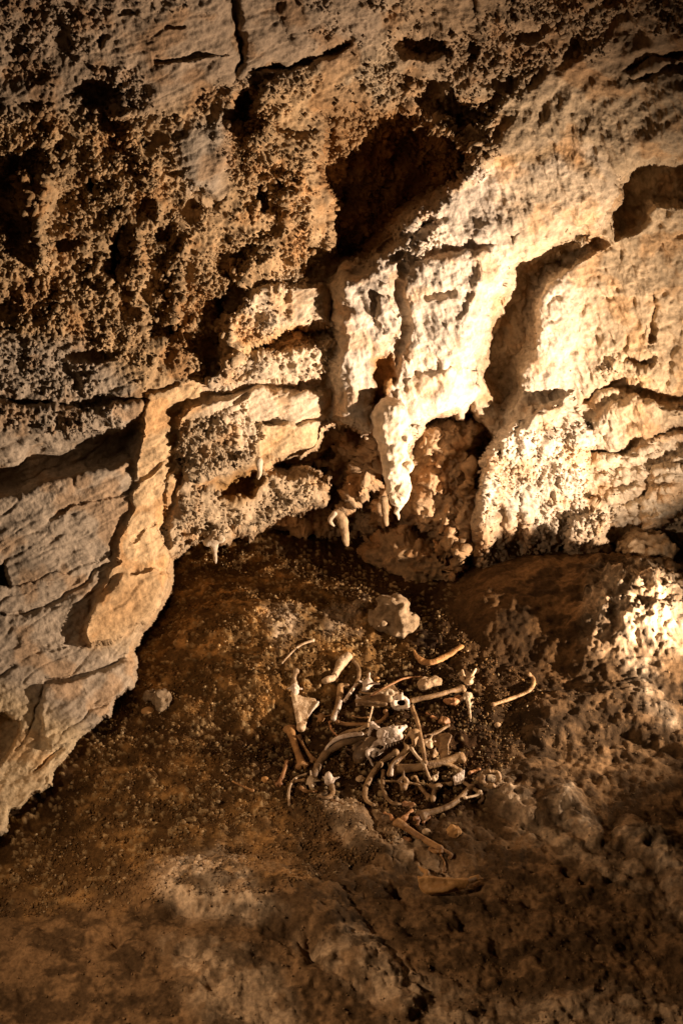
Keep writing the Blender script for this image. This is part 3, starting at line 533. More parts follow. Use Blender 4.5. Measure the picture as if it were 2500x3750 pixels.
cd = sstep(-0.25, 0.3, fbm(gx, gy*1.4, gx*0, 5.0, 4, 55, 0.65))[..., None]; fcol = fcol*(1-(1-cd)*0.6*(1-s_*0.6))
dk = np.zeros(FU.shape, f4); G.mix(dk, P(1500, 2300, 1900, 2300, 2080, 2480, 2700, 2500, 2900, 2750, 2200, 2750, 1900, 2800, 1600, 2600), 0.85, 90); fcol *= (1-0.7*dk)[..., None]  # ground by the mound darkened, standing in for its shadow
for q in (P(1250, 2960, 1500, 3080, 1700, 3250, 1650, 3280, 1430, 3130, 1230, 3020), P(1880, 3000, 2200, 3100, 2500, 3350, 2700, 3500, 2650, 3560, 2350, 3300, 2050, 3130), P(1100, 3500, 1500, 3600, 1900, 3700, 2300, 3640, 2600, 3720, 2500, 3850, 1500, 3800), P(600, 3450, 800, 3480, 1000, 3600, 1100, 3800, 900, 3850, 700, 3700)):
    t2 = np.zeros(FU.shape, f4); G.mix(t2, q, 1.0, 60); t2 = (t2*(0.2+0.8*wn)*0.8)[..., None]; fcol = fcol*(1-t2)+np.array((0.50, 0.36, 0.22), f4)*t2
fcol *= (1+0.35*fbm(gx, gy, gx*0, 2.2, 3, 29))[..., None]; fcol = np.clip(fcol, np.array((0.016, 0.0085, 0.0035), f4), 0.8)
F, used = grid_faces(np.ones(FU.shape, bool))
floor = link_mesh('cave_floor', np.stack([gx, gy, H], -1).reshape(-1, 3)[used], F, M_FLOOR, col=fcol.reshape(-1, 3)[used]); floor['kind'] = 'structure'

def floor_z(x, y):
    u, v = to_px(x, y, 0.0); i = float(np.interp(v, fv, np.arange(len(fv)))); j = (u-fu[0])/FS
    i = min(max(i, 0), H.shape[0]-2); j = min(max(j, 0), H.shape[1]-2); a, b = int(i), int(j); s, t = i-a, j-b
    return float(H[a, b]*(1-s)*(1-t)+H[a+1, b]*s*(1-t)+H[a, b+1]*(1-s)*t+H[a+1, b+1]*s*t)
def at(u, v, h=0.0):
    z = h
    for _ in range(12):
        x, y, _z = on_Z(float(u), float(v), z); z = 0.5*z + 0.5*(floor_z(x, y)+h)
    return np.array(on_Z(float(u), float(v), z))
def px(u, v):                                  # metres per picture pixel on the ground there
    p = at(u, v); return float((p[1]-CAM[1])*CT-(p[2]-CAM[2])*ST)*KP

# ------------------------------------------------------------------ solid modelling with distance fields
def nets(Fv, lo, h):
    ins = Fv < 0; nx, ny, nz = Fv.shape
    acc = np.zeros((nx-1, ny-1, nz-1, 3), f4); cnt = np.zeros((nx-1, ny-1, nz-1), f4)
    cr = [(i, j, k) for i in (0, 1) for j in (0, 1) for k in (0, 1)]
    def sub(A, c): return A[c[0]:nx-1+c[0], c[1]:ny-1+c[1], c[2]:nz-1+c[2]]
    for a in cr:
        for ax in range(3):
            if a[ax]: continue
            b = list(a); b[ax] = 1; b = tuple(b)
            fa, fb = sub(Fv, a), sub(Fv, b); m = (fa < 0) != (fb < 0)
            t = np.where(m, fa/np.where(m, fa-fb, 1), 0)
            for d in range(3): acc[..., d] += m*(a[d] + (t if d == ax else 0))
            cnt += m
    act = cnt > 0; idx = -np.ones(act.shape, np.int64); idx[act] = np.arange(act.sum())
    ii = np.argwhere(act); Vv = (ii + acc[act]/cnt[act][:, None])*h + lo
    Fs = []
    for ax in range(3):
        o1, o2 = [(1, 2), (2, 0), (0, 1)][ax]
        sl = [slice(1, -1)]*3; sl[ax] = slice(0, -1)
        sl2 = list(sl); sl2[ax] = slice(1, None)
        a, b = ins[tuple(sl)], ins[tuple(sl2)]
        for flip, m in ((False, a & ~b), (True, ~a & b)):
            q = np.argwhere(m)
            if not len(q): continue
            for d in range(3):
                if d != ax: q[:, d] += 1
            def g(s1, s2):
                r = q.copy(); r[:, o1] -= s1; r[:, o2] -= s2; return idx[r[:, 0], r[:, 1], r[:, 2]]
            qd = np.stack([g(1, 1), g(0, 1), g(0, 0), g(1, 0)], 1)
            Fs.append(qd[:, ::-1] if flip else qd)
    return Vv, np.concatenate(Fs)
class Solid:
    def __init__(s, k=0.012): s.add = []; s.cut = []; s.k = k; s.lo = np.full(3, 9e9); s.hi = -s.lo
    def _b(s, p, r): s.lo = np.minimum(s.lo, np.array(p)-r); s.hi = np.maximum(s.hi, np.array(p)+r)
    def cone(s, a, b, ra, rb, flat=None, cut=False):
        """flat = (axis, factor): squeezes the section along the axis"""
        if not cut: s._b(a, ra); s._b(b, rb)
        (s.cut if cut else s.add).append(('c', np.array(a, float), np.array(b, float), ra, rb, flat))
    def run(s, Q, flat=None):
        for q in Q: s._b(q[:3], q[3])
        s.add.append(('r', [('c', a[:3], b[:3], a[3], b[3], flat) for a, b in zip(Q[:-1], Q[1:])]))
    def ball(s, c, r, cut=False):
        r = np.array([r]*3 if np.isscalar(r) else r, float)
        if not cut: s._b(c, r.max())
        (s.cut if cut else s.add).append(('e', np.array(c, float), r))
    def plate(s, pts, th, rr, cut=False):
        """flat triangle fan of rounded struts filling a polygon"""
        pts = [np.array(p, float) for p in pts]; c = sum(pts)/len(pts); nrm = np.zeros(3)
        for i in range(len(pts)): nrm += np.cross(pts[i]-c, pts[(i+1) % len(pts)]-c)
        nrm /= np.linalg.norm(nrm)+1e-9
        for p in pts: s._b(p, rr)
        s.add.append(('p', pts, c, nrm, th, rr))
    def val(s, X):
        def one(q):
            if q[0] == 'r':
                r = one(q[1][0])
                for w in q[1][1:]: r = np.minimum(r, one(w))
                return r
            if q[0] == 'e':
                d = (X-q[1])/q[2]; k0 = np.sqrt((d**2).sum(-1)); k1 = np.sqrt((d**2/q[2]**2).sum(-1))+1e-6
                return k0*(k0-1)/k1 if not np.allclose(q[2], q[2][0]) else (k0-1)*q[2][0]
            if q[0] == 'c':
                a, b, ra, rb, fl = q[1:]; e = b-a; t = np.clip(((X-a)@e)/(e@e+1e-12), 0, 1)
                d = X-a-t[..., None]*e
                if fl is not None:
                    ax = np.array(fl[0], float); ax /= np.linalg.norm(ax); c = d@ax
                    d = d + ax*(c*(1/fl[1]-1))[..., None]
                    return (np.sqrt((d**2).sum(-1))-(ra+(rb-ra)*t))*(0.5+0.5*fl[1])
                return np.sqrt((d**2).sum(-1))-(ra+(rb-ra)*t)
            pts, c, nrm, th, rr = q[1:]
            w = np.abs((X-c)@nrm); e1 = pts[0]-c; e1 = e1-(e1@nrm)*nrm; e1 /= np.linalg.norm(e1); e2 = np.cross(nrm, e1)
            sd2 = poly_sd([((p-c)@e1, (p-c)@e2) for p in pts], (X-c)@e1, (X-c)@e2)
            return np.maximum(-sd2-rr, w-th)
        r = None
        for q in s.add:
            d = one(q)
            if r is None: r = d
            else:
                h = np.clip(0.5+0.5*(r-d)/s.k, 0, 1); r = r*(1-h)+d*h-s.k*h*(1-h)
        for q in s.cut:
            d = -one(q); kk = s.k*0.5; h = np.clip(0.5-0.5*(r-d)/kk, 0, 1); r = r*(1-h)+d*h+kk*h*(1-h)
        return r
    def build(s, name, mat, h=0.0042, rough=0.0, rs=40, parent=None, seed=0):
        lo = s.lo-3*h-rough; hi = s.hi+3*h+rough; n = np.ceil((hi-lo)/h).astype(int)+1
        A = np.stack(np.meshgrid(*[lo[i]+h*np.arange(n[i]) for i in range(3)], indexing='ij'), -1).astype(f4)
        Fv = s.val(A).astype(f4)
        if rough: Fv = Fv + rough*(pn(A[..., 0], A[..., 1], A[..., 2], rs, seed)+0.5*pn(A[..., 0], A[..., 1], A[..., 2], rs*2.3, seed+3))
        Vv, Fc = nets(Fv, lo, h)
        c = (s.lo+s.hi)/2; loc = (c[0], c[1], s.lo[2])
        return link_mesh(name, Vv, Fc, mat, loc=loc, parent=parent)
def tag(o, label, cat, group=None):
    o['label'] = label; o['category'] = cat
    if group: o['group'] = group
    return o
UPV = (0, 0, 1)
def smooth_path(pts, n=5):
    P_ = np.array(pts, float)
    if len(P_) < 3: return P_
    Q = np.vstack([2*P_[0]-P_[1], P_, 2*P_[-1]-P_[-2]]); out = []
    for i in range(1, len(Q)-2):
        for k in range(n):
            t = k/n; a, b, c, d = Q[i-1], Q[i], Q[i+1], Q[i+2]
            out.append(0.5*((2*b)+(-a+c)*t+(2*a-5*b+4*c-d)*t*t+(-a+3*b-3*c+d)*t**3))
    out.append(P_[-1]); return np.array(out)
def tube(S, pts, lift=0.0, flat=None, n=4):
    """pts: (u, v, radius_px[, extra height]) -> rounded chain lying on the ground"""
    Q = []
    for p in pts:
        s = px(p[0], p[1]); r = p[2]*s; hh = p[3] if len(p) > 3 else 0.0
        r *= 0.88; q = at(p[0], p[1], r*0.75+0.006+lift+hh); Q.append([*q, r])
    Q = smooth_path(Q, n)
    S.run(Q, flat)
    return Q
def rib(pts, label, mat='tan', lift=0.0, name='rib_bone', flat=0.72, cat='rib bone', group=None, ends=1.25, rough=0.0015):
    S = Solid(0.006); Q = tube(S, pts, lift, ((0, 0, 1), flat) if flat else None)
    for e in (Q[0], Q[-1]): S.ball(e[:3], e[3]*ends)
    return tag(S.build(name, BONE[mat], h=0.0036, rough=rough, seed=len(label)), label, cat, group)
def long_bone(a, b, r, label, mat='tan', lift=0.0, mid=None, ea=1.5, eb=1.5, name='long_bone', cat='leg bone', ha=0.0, hb=0.0, knobs=True):
    S = Solid(0.014); k = px(*a[:2])
    pts = [(a[0], a[1], r*1.05, ha)] + ([(*mid, r*0.85, (ha+hb)/2)] if mid else [((a[0]+b[0])/2, (a[1]+b[1])/2, r*0.82, (ha+hb)/2)]) + [(b[0], b[1], r, hb)]
    Q = tube(S, pts, lift)
    d = Q[-1][:3]-Q[0][:3]; d /= np.linalg.norm(d); side = np.cross(d, UPV); side /= np.linalg.norm(side)
    for e, g, sg in ((Q[0], ea, 1), (Q[-1], eb, -1)):
        if g <= 1.05: continue
        rr = e[3]
        S.cone(e[:3]+sg*d*rr*1.6, e[:3], rr*0.9, rr*g*0.95)
        if knobs:
            S.ball(e[:3]+side*rr*0.75*g-sg*d*rr*0.35, rr*0.62*g); S.ball(e[:3]-side*rr*0.75*g-sg*d*rr*0.35, rr*0.55*g)
            S.cone(e[:3]-sg*d*rr*1.3+np.array([0, 0, rr*0.5]), e[:3]-sg*d*rr*0.7-np.array([0, 0, rr]), rr*0.32, rr*0.32, cut=True)
    return tag(S.build(name, BONE[mat], h=0.0042, rough=0.002, seed=int(r)), label, cat)
def vertebra(u, v, r, label, mat='tan', lift=0.0, ang=90, prongs=((90, 1.6), (200, 1.3), (-20, 1.3)), hole=True, name='vertebra', tiltv=0.5):
    """short drum, ring with a hole and processes; seen in the picture plane turned by ang"""
    S = Solid(0.010); s = px(u, v); R_ = r*s; c = at(u, v, R_*0.7+lift)
    ex = np.array([1.0, 0, 0]); ey = np.array([0, 1-tiltv, tiltv+0.25]); ey /= np.linalg.norm(ey); nz = np.cross(ex, ey)
    a0 = math.radians(ang); ax = math.cos(a0)*ex+math.sin(a0)*ey; bx = -math.sin(a0)*ex+math.cos(a0)*ey
    body = c-ax*R_*0.55
    S.cone(body-nz*R_*0.35, body+nz*R_*0.35, R_*0.52, R_*0.52)
    ring = c+ax*R_*0.15
    for i in range(10):
        t0, t1 = i*math.tau/10, (i+1)*math.tau/10; f = lambda t: ring+(ax*math.cos(t)+bx*math.sin(t))*R_*0.48
        S.cone(f(t0), f(t1), R_*0.20, R_*0.20)
    if not hole: S.ball(ring, R_*0.45)
    for pa, pl in prongs:
        t = math.radians(pa); d = math.cos(t)*ex+math.sin(t)*ey
        S.cone(ring+d*R_*0.4, ring+d*R_*pl+nz*R_*0.1, R_*0.22, R_*0.13, (nz, 0.7))
    return tag(S.build(name, BONE[mat], h=max(0.0028, R_*0.09), rough=0.002, seed=int(u)), label, 'vertebra')
def blade(pts, label, mat='tan', th=0.007, lift=0.02, spine=None, knob=None, name='shoulder_blade', cat='shoulder blade', hs=None, rr=0.006):
    S = Solid(0.010); hs = hs or [0.0]*len(pts)
    S.plate([at(p[0], p[1], lift+h) for p, h in zip(pts, hs)], th, rr)
    if spine: tube(S, spine, lift+0.004)
    if knob: s = px(knob[0], knob[1]); S.ball(at(knob[0], knob[1], lift+0.005), knob[2]*s)
    return tag(S.build(name, BONE[mat], h=0.0042, rough=0.002, seed=3), label, cat)
def stone(u, v, rx, ry, rz, label, mat, rough=0.012, rs=11, h=0.007, lift=None, name='stone', cat='stone', group=None, seed=1, k=0.03, extra=()):
    S = Solid(k); s = px(u, v); z = (rz*s*0.45 if lift is None else lift); c = at(u, v, z); S.ball(c, (rx*s, ry*s, rz*s))
    for (du, dv, r) in extra: S.ball(at(u+du, v+dv, z), r*s)
    return tag(S.build(name, mat, h=h, rough=rough, rs=rs, seed=seed), label, cat, group)
exec_objects = True

# ------------------------------------------------------------------ stalactites and spurs that hang from the wall
def wpt(u, v, Yv): return np.array(on_Y(float(u), float(v), float(Yv)))
def hang(pts, label, mat=M_CALC, name='stalactite', rough=0.012, rs=16, h=0.007, knots=(), seed=1, cat='stalactite', k=0.03):
    S = Solid(k); Q = []
    for (u, v, r, Yv) in pts: s = ((Yv-CAM[1])*CT)*KP*1.25; Q.append([*wpt(u, v, Yv), r*s])
    Q = smooth_path(Q, 3)
    S.run(Q)
    for (u, v, r, Yv) in knots: s = ((Yv-CAM[1])*CT)*KP*1.25; S.ball(wpt(u, v, Yv), r*s)
    return tag(S.build(name, mat, h=h, rough=rough, rs=rs, seed=seed), label, cat)
hang([(1425, 1520, 66, 1.64), (1438, 1620, 56, 1.61), (1448, 1710, 50, 1.60), (1458, 1790, 44, 1.61), (1458, 1835, 26, 1.62), (1456, 1870, 10, 1.63), (1460, 1915, 4, 1.64)],
     'long knobbly white stalactite hanging from the middle of the flowstone, tapering to a thin drip', rough=0.020, rs=13, h=0.006, knots=((1486, 1705, 28, 1.57), (1420, 1672, 26, 1.58), (1482, 1785, 26, 1.57), (1446, 1640, 38, 1.56), (1430, 1740, 22, 1.56), (1462, 1830, 24, 1.59), (1405, 1590, 36, 1.6), (1475, 1600, 34, 1.58)), k=0.02)
hang([(785, 1965, 22, 1.42), (787, 2010, 13, 1.42), (790, 2062, 4, 1.43)], 'short white stalactite dripping from the lower lip of the left ledge', knots=((760, 1985, 16, 1.42), (810, 1975, 15, 1.42)), rough=0.006)
hang([(1232, 1880, 16, 2.2), (1252, 1900, 20, 2.18), (1262, 1950, 17, 2.18), (1268, 1992, 10, 2.18)], 'small blunt brown stalactite under the slanting spur, beside a smaller curled tip', M_STONE, rough=0.008)
hang([(1225, 1880, 10, 2.15), (1208, 1905, 9, 2.15), (1222, 1925, 5, 2.15)], 'tiny curled stalactite tip left of the blunt brown one', M_CALC, rough=0.004)
hang([(948, 1690, 16, 1.42), (952, 1725, 10, 1.42), (945, 1752, 5, 1.43)], 'tiny stalactite in the hollow of the left ledge', M_CALC, rough=0.005)
hang([(1405, 1830, 16, 2.10), (1410, 1870, 13, 2.1), (1415, 1920, 8, 2.1)], 'stubby stalactite just left of the long drip, in shadow', M_STONE, rough=0.008)

# ------------------------------------------------------------------ boulders
stone(1440, 2245, 66, 55, 78, 'pale lumpy calcite boulder standing on the soil behind the bones', M_BOULDER, rough=0.045, rs=10, h=0.008, name='boulder', cat='boulder', seed=4, k=0.06, extra=((40, 40, 45), (-30, 30, 45)))
stone(590, 2565, 38, 34, 42, 'rounded grey boulder beside the foot of the left rock wall', M_BOULDER, rough=0.026, rs=14, h=0.005, name='boulder', cat='boulder', seed=5, extra=((-40, -15, 24),))
stone(542, 2605, 26, 18, 12, 'flat orange stone lying under the rounded grey boulder', M_CLAYSTONE, rough=0.006, seed=6)
stone(2360, 2010, 88, 70, 76, 'big round knobbly lump at the foot of the right wall', M_BOULDER, rough=0.045, rs=11, h=0.010, name='boulder', cat='boulder', seed=7, k=0.06, extra=((45, 15, 60), (-45, 10, 50)))
stone(2525, 1975, 55, 50, 52, 'dark lump cut by the right edge of the picture, at the wall foot', M_STONE, rough=0.03, rs=7, h=0.010, name='boulder', cat='boulder', seed=8, k=0.06)
stone(1660, 3042, 26, 24, 20, 'smooth orange stone right of the lowest leg bone', M_CLAYSTONE, rough=0.013, rs=22, h=0.004, seed=9)
stone(1822, 2655, 14, 13, 10, 'small grey angular pebble right of the bone with the long spine', M_STONE, rough=0.004, h=0.004, seed=10)
stone(1348, 2716, 14, 13, 13, 'small pale round pebble beside the skull', BONE['pale'], rough=0.002, h=0.003, seed=11, lift=0.09)
stone(1572, 2500, 38, 26, 20, 'dull crumbly stone between the long bone and the upper jawbone', M_STONE, rough=0.012, rs=20, h=0.005, seed=12, extra=((25, 0, 20), (-18, 12, 22)))
stone(970, 2855, 16, 14, 13, 'small orange lump left of the bones', M_CLAYSTONE, rough=0.005, rs=25, h=0.004, seed=13)
stone(1625, 2640, 22, 17, 13, 'red brown lump above the scapula on the right', BONE['red'], rough=0.008, rs=25, h=0.004, seed=14)
stone(1490, 3075, 18, 11, 9, 'reddish clay lump below the lowest leg bone', BONE['red'], rough=0.005, rs=25, h=0.004, seed=15)
stone(1560, 3045, 17, 14, 10, 'small brown stone between the lowest leg bone and the orange stone', M_STONE, rough=0.006, rs=25, h=0.004, seed=16)
stone(1320, 2855, 18, 15, 13, 'dim brown round stone between the two halves of the bone heap', M_STONE, rough=0.006, rs=25, h=0.004, seed=17)
stone(1380, 2490, 12, 14, 10, 'tiny orange stone beside the bright star shaped vertebra', M_CLAYSTONE, rough=0.004, h=0.003, seed=18)

# ------------------------------------------------------------------ the bones
rib([(1033, 2427, 4), (1065, 2392, 5), (1100, 2362, 6), (1145, 2345, 7)], 'thin bright stick-like bone at the top left, apart from the heap', 'pale', cat='bone splinter', name='bone_splinter')
# broken upper arm bone
S = Solid(0.014); tube(S, [(1272, 2405, 20), (1252, 2425, 21), (1235, 2455, 15), (1222, 2480, 12), (1200, 2488, 14), (1188, 2494, 13)], 0.01); S.ball(at(1226, 2468, .05), 0.016)
tag(S.build('broken_leg_bone', BONE['pale'], rough=0.004, rs=30), 'pale bent bone with wide broken top and knobbed foot, at the top of the heap', 'leg bone')
rib([(1280, 2412, 8), (1300, 2426, 8), (1313, 2450, 8), (1312, 2482, 8), (1298, 2515, 7), (1283, 2545, 5)], 'hook shaped rib curving over next to the pale broken bone', 'tan')
rib([(1302, 2508, 7, .02), (1285, 2532, 8, .03), (1262, 2566, 8, .03)], 'short bright flat splinter lying below the hook shaped rib', 'white', flat=0.5, cat='bone splinter', name='bone_splinter', ends=1.0)  # bright end of the hook rib, its light built as white bone
S = Solid(0.012); tube(S, [(1247, 2515, 13), (1245, 2545, 15), (1238, 2580, 13), (1225, 2615, 10), (1218, 2632, 9)], 0.01); S.cone(at(1250, 2512, .03), at(1272, 2510, .04), .018, .014)
tag(S.build('leg_bone', BONE['tan'], rough=0.002), 'tan leg bone leaning down left below the hook shaped rib', 'leg bone')
rib([(1246, 2570, 9, .03), (1236, 2600, 9, .03), (1222, 2632, 9, .02)], 'white lit half shaft lying on the tan leg bone', 'white', flat=0.6, cat='bone splinter', name='bone_splinter', ends=1.05)  # lamp light on the shaft, built as a white strip
rib([(1085, 2458, 10, .02), (1077, 2480, 9, .02), (1078, 2502, 11, .01)], 'short stub of bone standing above the left shoulder blade', 'pale', cat='bone stub', name='bone_stub')
vertebra(1080, 2522, 22, 'white vertebra lying on the narrow end of the left shoulder blade', 'white', ang=100, prongs=((185, 1.2), (-10, 1.2), (250, 1.3)), hole=False, lift=0.01)
blade([(1068, 2540), (1100, 2552), (1120, 2560), (1150, 2560), (1164, 2575), (1130, 2620), (1115, 2660), (1092, 2662)], 'forked pale shoulder blade at the left end of the heap', 'pale', spine=[(1075, 2540, 7), (1088, 2590, 6), (1096, 2640, 8)], knob=(1102, 2664, 17), hs=[.01, .0, .01, .03, .03, .01, 0, 0])
rib([(1163, 2572, 6, .03), (1140, 2605, 5, .03), (1123, 2632, 6, .02)], 'white splinter along the edge of the left shoulder blade', 'white', cat='bone splinter', name='bone_splinter', flat=0.6, ends=1.0)  # lit right edge of the blade, put in as white bone
long_bone((1062, 2672), (1106, 2802), 16, 'thick orange tan leg bone standing up and down at the left of the heap', 'orange', mid=(1082, 2735), ea=1.3, eb=1.35)
long_bone((1093, 2702), (1148, 2785), 9, 'thinner orange tan bone beside the thick one at left', 'orange', mid=(1118, 2745), ea=1.2, eb=1.4)
long_bone((1051, 2790), (1022, 2872), 9, 'short reddish bone at the far left of the heap', 'red', mid=(1038, 2830), ea=1.05, eb=1.4)
rib([(1150, 2835, 15), (1172, 2792, 17), (1205, 2748, 20, .01), (1255, 2718, 22, .02), (1310, 2704, 22, .03), (1345, 2690, 15, .04)], 'long thick dark curved bone reaching from the star vertebra to the skull', 'dark', name='curved_bone', cat='curved bone', flat=0.85, ends=0.9)
rib([(1192, 2745, 5, .06), (1210, 2722, 8, .07), (1240, 2703, 12, .08), (1280, 2692, 13, .09), (1322, 2688, 10, .10)], 'bright white curved slab lying on the dark curved bone', 'white', name='lit_slab', cat='bone slab', flat=0.5, ends=0.9)  # lit upper side of the curved bone, put in as a white layer
rib([(1230, 2703, 6, .02), (1270, 2680, 8, .03), (1310, 2672, 8, .05), (1345, 2655, 8, .08)], 'tan rib running behind the white curved slab to the skull', 'tan')
# skull, lying on its side, snout to the upper right
def skull():
    e = bpy.data.objects.new('skull', None); scene.collection.objects.link(e); e.location = at(1400, 2740, 0)
    tag(e, 'whitish animal skull with a row of teeth, lying in the middle of the heap', 'skull')
    s = px(1400, 2720); q = lambda u, v, h: at(u, v, h)
    S = Solid(0.016)
    S.cone(q(1318, 2770, .05), q(1362, 2722, .10), 27*s, 24*s); S.cone(q(1300, 2740, .06), q(1322, 2720, .07), 12*s, 10*s)
    S.build('braincase', BONE['dark'], h=0.005, rough=0.004, rs=30, parent=e)  # darker material stands in for the shade over the cranium
    S = Solid(0.014)
    S.cone(q(1400, 2688, .17), q(1445, 2678, .17), 22*s, 20*s); S.cone(q(1440, 2680, .17), q(1482, 2662, .155), 20*s, 8*s); S.cone(q(1405, 2715, .13), q(1462, 2700, .14), 17*s, 14*s)
    S.cone(q(1385, 2668, .17), q(1362, 2652, .17), 7*s, 11*s); S.cone(q(1362, 2655, .16), q(1352, 2690, .13), 7*s, 6*s)
    S.cone(q(1400, 2705, .13), q(1372, 2728, .11), 11*s, 9*s); S.cone(q(1372, 2728, .11), q(1348, 2752, .10), 9*s, 9*s)
    S.ball(q(1380, 2684, .21), (19*s, 22*s, 26*s), cut=True); S.ball(q(1418, 2702, .20), (7*s, 7*s, 8*s), cut=True); S.ball(q(1385, 2735, .15), 13*s, cut=True); S.cone(q(1458, 2666, .24), q(1462, 2664, .14), 4*s, 4*s, cut=True); S.ball(q(1493, 2674, .15), 10*s, cut=True)
    for u_ in (1412, 1426, 1440): S.cone(q(u_, 2690, .20), q(u_-4, 2716, .175), 2.0*s, 3.0*s, cut=True)
    S.build('upper_jaw', BONE['white'], h=0.0036, rough=0.005, rs=36, parent=e)
    S = Solid(0.008)
    tube(S, [(1345, 2752, 9, .09), (1370, 2745, 8, .09), (1395, 2750, 6, .08), (1415, 2737, 6, .08)]); tube(S, [(1345, 2760, 8, .08), (1370, 2768, 6, .06), (1400, 2752, 4, .07)]); tube(S, [(1345, 2765, 7, .07), (1356, 2785, 5, .05), (1366, 2805, 4, .02)]); tube(S, [(1375, 2745, 7, .09), (1368, 2768, 8, .06)])
    S.build('cheek_arch', BONE['white'], h=0.0032, rough=0.003, rs=40, parent=e)
    for i in range(7):
        u0 = 1410+i*10.5; v0 = 2732-i*4.6; S = Solid(0.004)
        S.cone(q(u0, v0-10, .13), q(u0-3, v0+11, .11), 4.6*s, 2.4*s); S.ball(q(u0+1, v0-8, .135), 4.8*s)
        S.build('tooth', BONE['white'], h=0.0026, parent=e)
skull()
# hip bone with a hole beside the skull
S = Solid(0.014); s = px(1510, 2700); S.ball(at(1518, 2688, .12), (24*s, 20*s, 20*s)); tube(S, [(1500, 2690, 10, .10), (1482, 2715, 8, .09), (1490, 2742, 11, .08), (1465, 2772, 13, .06), (1440, 2800, 13, .05), (1425, 2835, 12, .03)]); tube(S, [(1518, 2700, 13, .10), (1512, 2728, 9, .09), (1492, 2742, 9, .08)])
S.ball(at(1494, 2718, .12), (13*s, 12*s, 20*s), cut=True); tag(S.build('hip_bone', BONE['tan'], rough=0.002), 'tan hip bone with round head and dark hole, touching the skull', 'hip bone')
rib([(1452, 2786, 6, .10), (1437, 2805, 6, .09), (1432, 2838, 7, .06)], 'thin white crescent splinter on the shaft of the hip bone', 'white', cat='bone splinter', name='bone_splinter', flat=0.6, ends=0.9)  # highlight on the shaft, added as a sliver of white
rib([(1448, 2755, 12, .02), (1405, 2785, 13), (1370, 2825, 13), (1343, 2872, 12), (1335, 2908, 11), (1342, 2932, 9), (1366, 2948, 7)], 'longest thick rib sweeping down left from under the skull', 'tan')
rib([(1403, 2825, 8), (1400, 2870, 9), (1408, 2908, 9), (1428, 2935, 9), (1455, 2945, 8), (1500, 2938, 5)], 'rib curving down and right beside the longest rib', 'tan')
long_bone((1450, 2818), (1685, 2775), 18, 'long bone lying across the heap with a bright knobbed right end', 'tan', mid=(1560, 2805), ea=1.2, eb=1.2, ha=.03, hb=.04)
vertebra(1684, 2772, 13, 'white knob of bone at the right end of the long bone across the heap', 'white', hole=False, prongs=((20, 1.2), (100, 1.1), (-60, 1.4)), lift=.05, name='knobbed_bone')
rib([(1552, 2797, 11, .07), (1600, 2793, 11, .06), (1650, 2802, 10, .04), (1683, 2822, 9, .02)], 'bone bending down to the right below the bright knobbed end', 'tan', ends=1.2)
rib([(1506, 2742, 7, .12), (1525, 2768, 7, .11), (1550, 2794, 7, .09)], 'short pale rib slanting across the middle of the heap', 'pale')
rib([(1553, 2800, 6, .09), (1562, 2825, 6, .07), (1575, 2855, 6, .04)], 'short pointed rib end below the middle crossing of the heap', 'pale')
rib([(1507, 2590, 9, .01), (1525, 2635, 9, .05), (1537, 2690, 9, .13), (1548, 2740, 9, .11), (1556, 2790, 8, .09)], 'straight rib running from the ring vertebra down over the heap', 'tan')
rib([(1553, 2698, 7, .04), (1595, 2684, 8, .02), (1640, 2657, 7)], 'thin rib pointing to the upper right out of the heap', 'tan')
blade([(1578, 2722), (1600, 2694), (1640, 2686), (1649, 2694), (1640, 2730), (1638, 2785), (1615, 2785), (1612, 2740)], 'upright fan shaped shoulder blade at the right of the heap', 'tan', hs=[.0, .02, .05, .05, .04, .02, .02, .02], lift=0.03)
vertebra(1568, 2722, 20, 'vertebra with bright prongs just left of the fan shaped shoulder blade', 'pale', prongs=((60, 1.5), (150, 1.2), (10, 1.3)), ang=120, lift=0.04)
vertebra(1585, 2762, 20, 'rounded vertebra under the pronged one, left of the fan shaped shoulder blade', 'tan', prongs=((70, 1.0),), ang=80, hole=False, lift=0.03)
vertebra(1477, 2866, 26, 'vertebra with two long side wings and an upright spine, below the heap', 'tan', ang=90, prongs=((90, 1.45), (178, 2.6), (-12, 2.3)), lift=0.01)
long_bone((1517, 2850), (1572, 2922), 9, 'short bone slanting down right of the winged vertebra', 'tan', mid=(1546, 2892), ea=1.2, eb=1.3)
S = Solid(0.012); tube(S, [(1583, 2932, 10), (1590, 2900, 11), (1600, 2885, 16), (1625, 2873, 9), (1652, 2870, 9)]); tube(S, [(1598, 2885, 14), (1575, 2875, 9)]); tag(S.build('forked_bone', BONE['tan'], rough=0.003), 'small forked bone right of the slanting bone below the heap', 'bone')
vertebra(1592, 2848, 14, 'little vertebra with a white tip in the lower middle of the heap', 'pale', prongs=((60, 1.5), (200, 1.2)), ang=60)
S = Solid(0.008); s = px(1680, 2850); S.plate([at(1660, 2846, .06), at(1697, 2822, .09), at(1694, 2862, .05), at(1668, 2872, .04)], 0.010, 0.006); S.ball(at(1682, 2860, .07), 8*s, cut=True); S.ball(at(1704, 2850, .04), 6*s)
tag(S.build('bone_plate', BONE['white'], h=0.0034, rough=0.003), 'bright square plate of bone with a hole, at the right of the heap', 'bone plate')
long_bone((1545, 2985), (1728, 2882), 14, 'long bone lying lower right, rising to a forked right end', 'tan', mid=(1650, 2948), ea=1.5, eb=0.9, hb=0.03)
rib([(1690, 2860, 8, .03), (1720, 2880, 9, .04), (1750, 2898, 9, .03), (1768, 2920, 9), (1756, 2938, 8)], 'hooked bone crossing the right end of the lower long bone', 'tan', ends=1.1)
rib([(1702, 2922, 6, .03), (1745, 2912, 6, .04), (1757, 2898, 6, .05)], 'thin bright splinter in the fork at the lower right', 'pale', cat='bone splinter', name='bone_splinter')
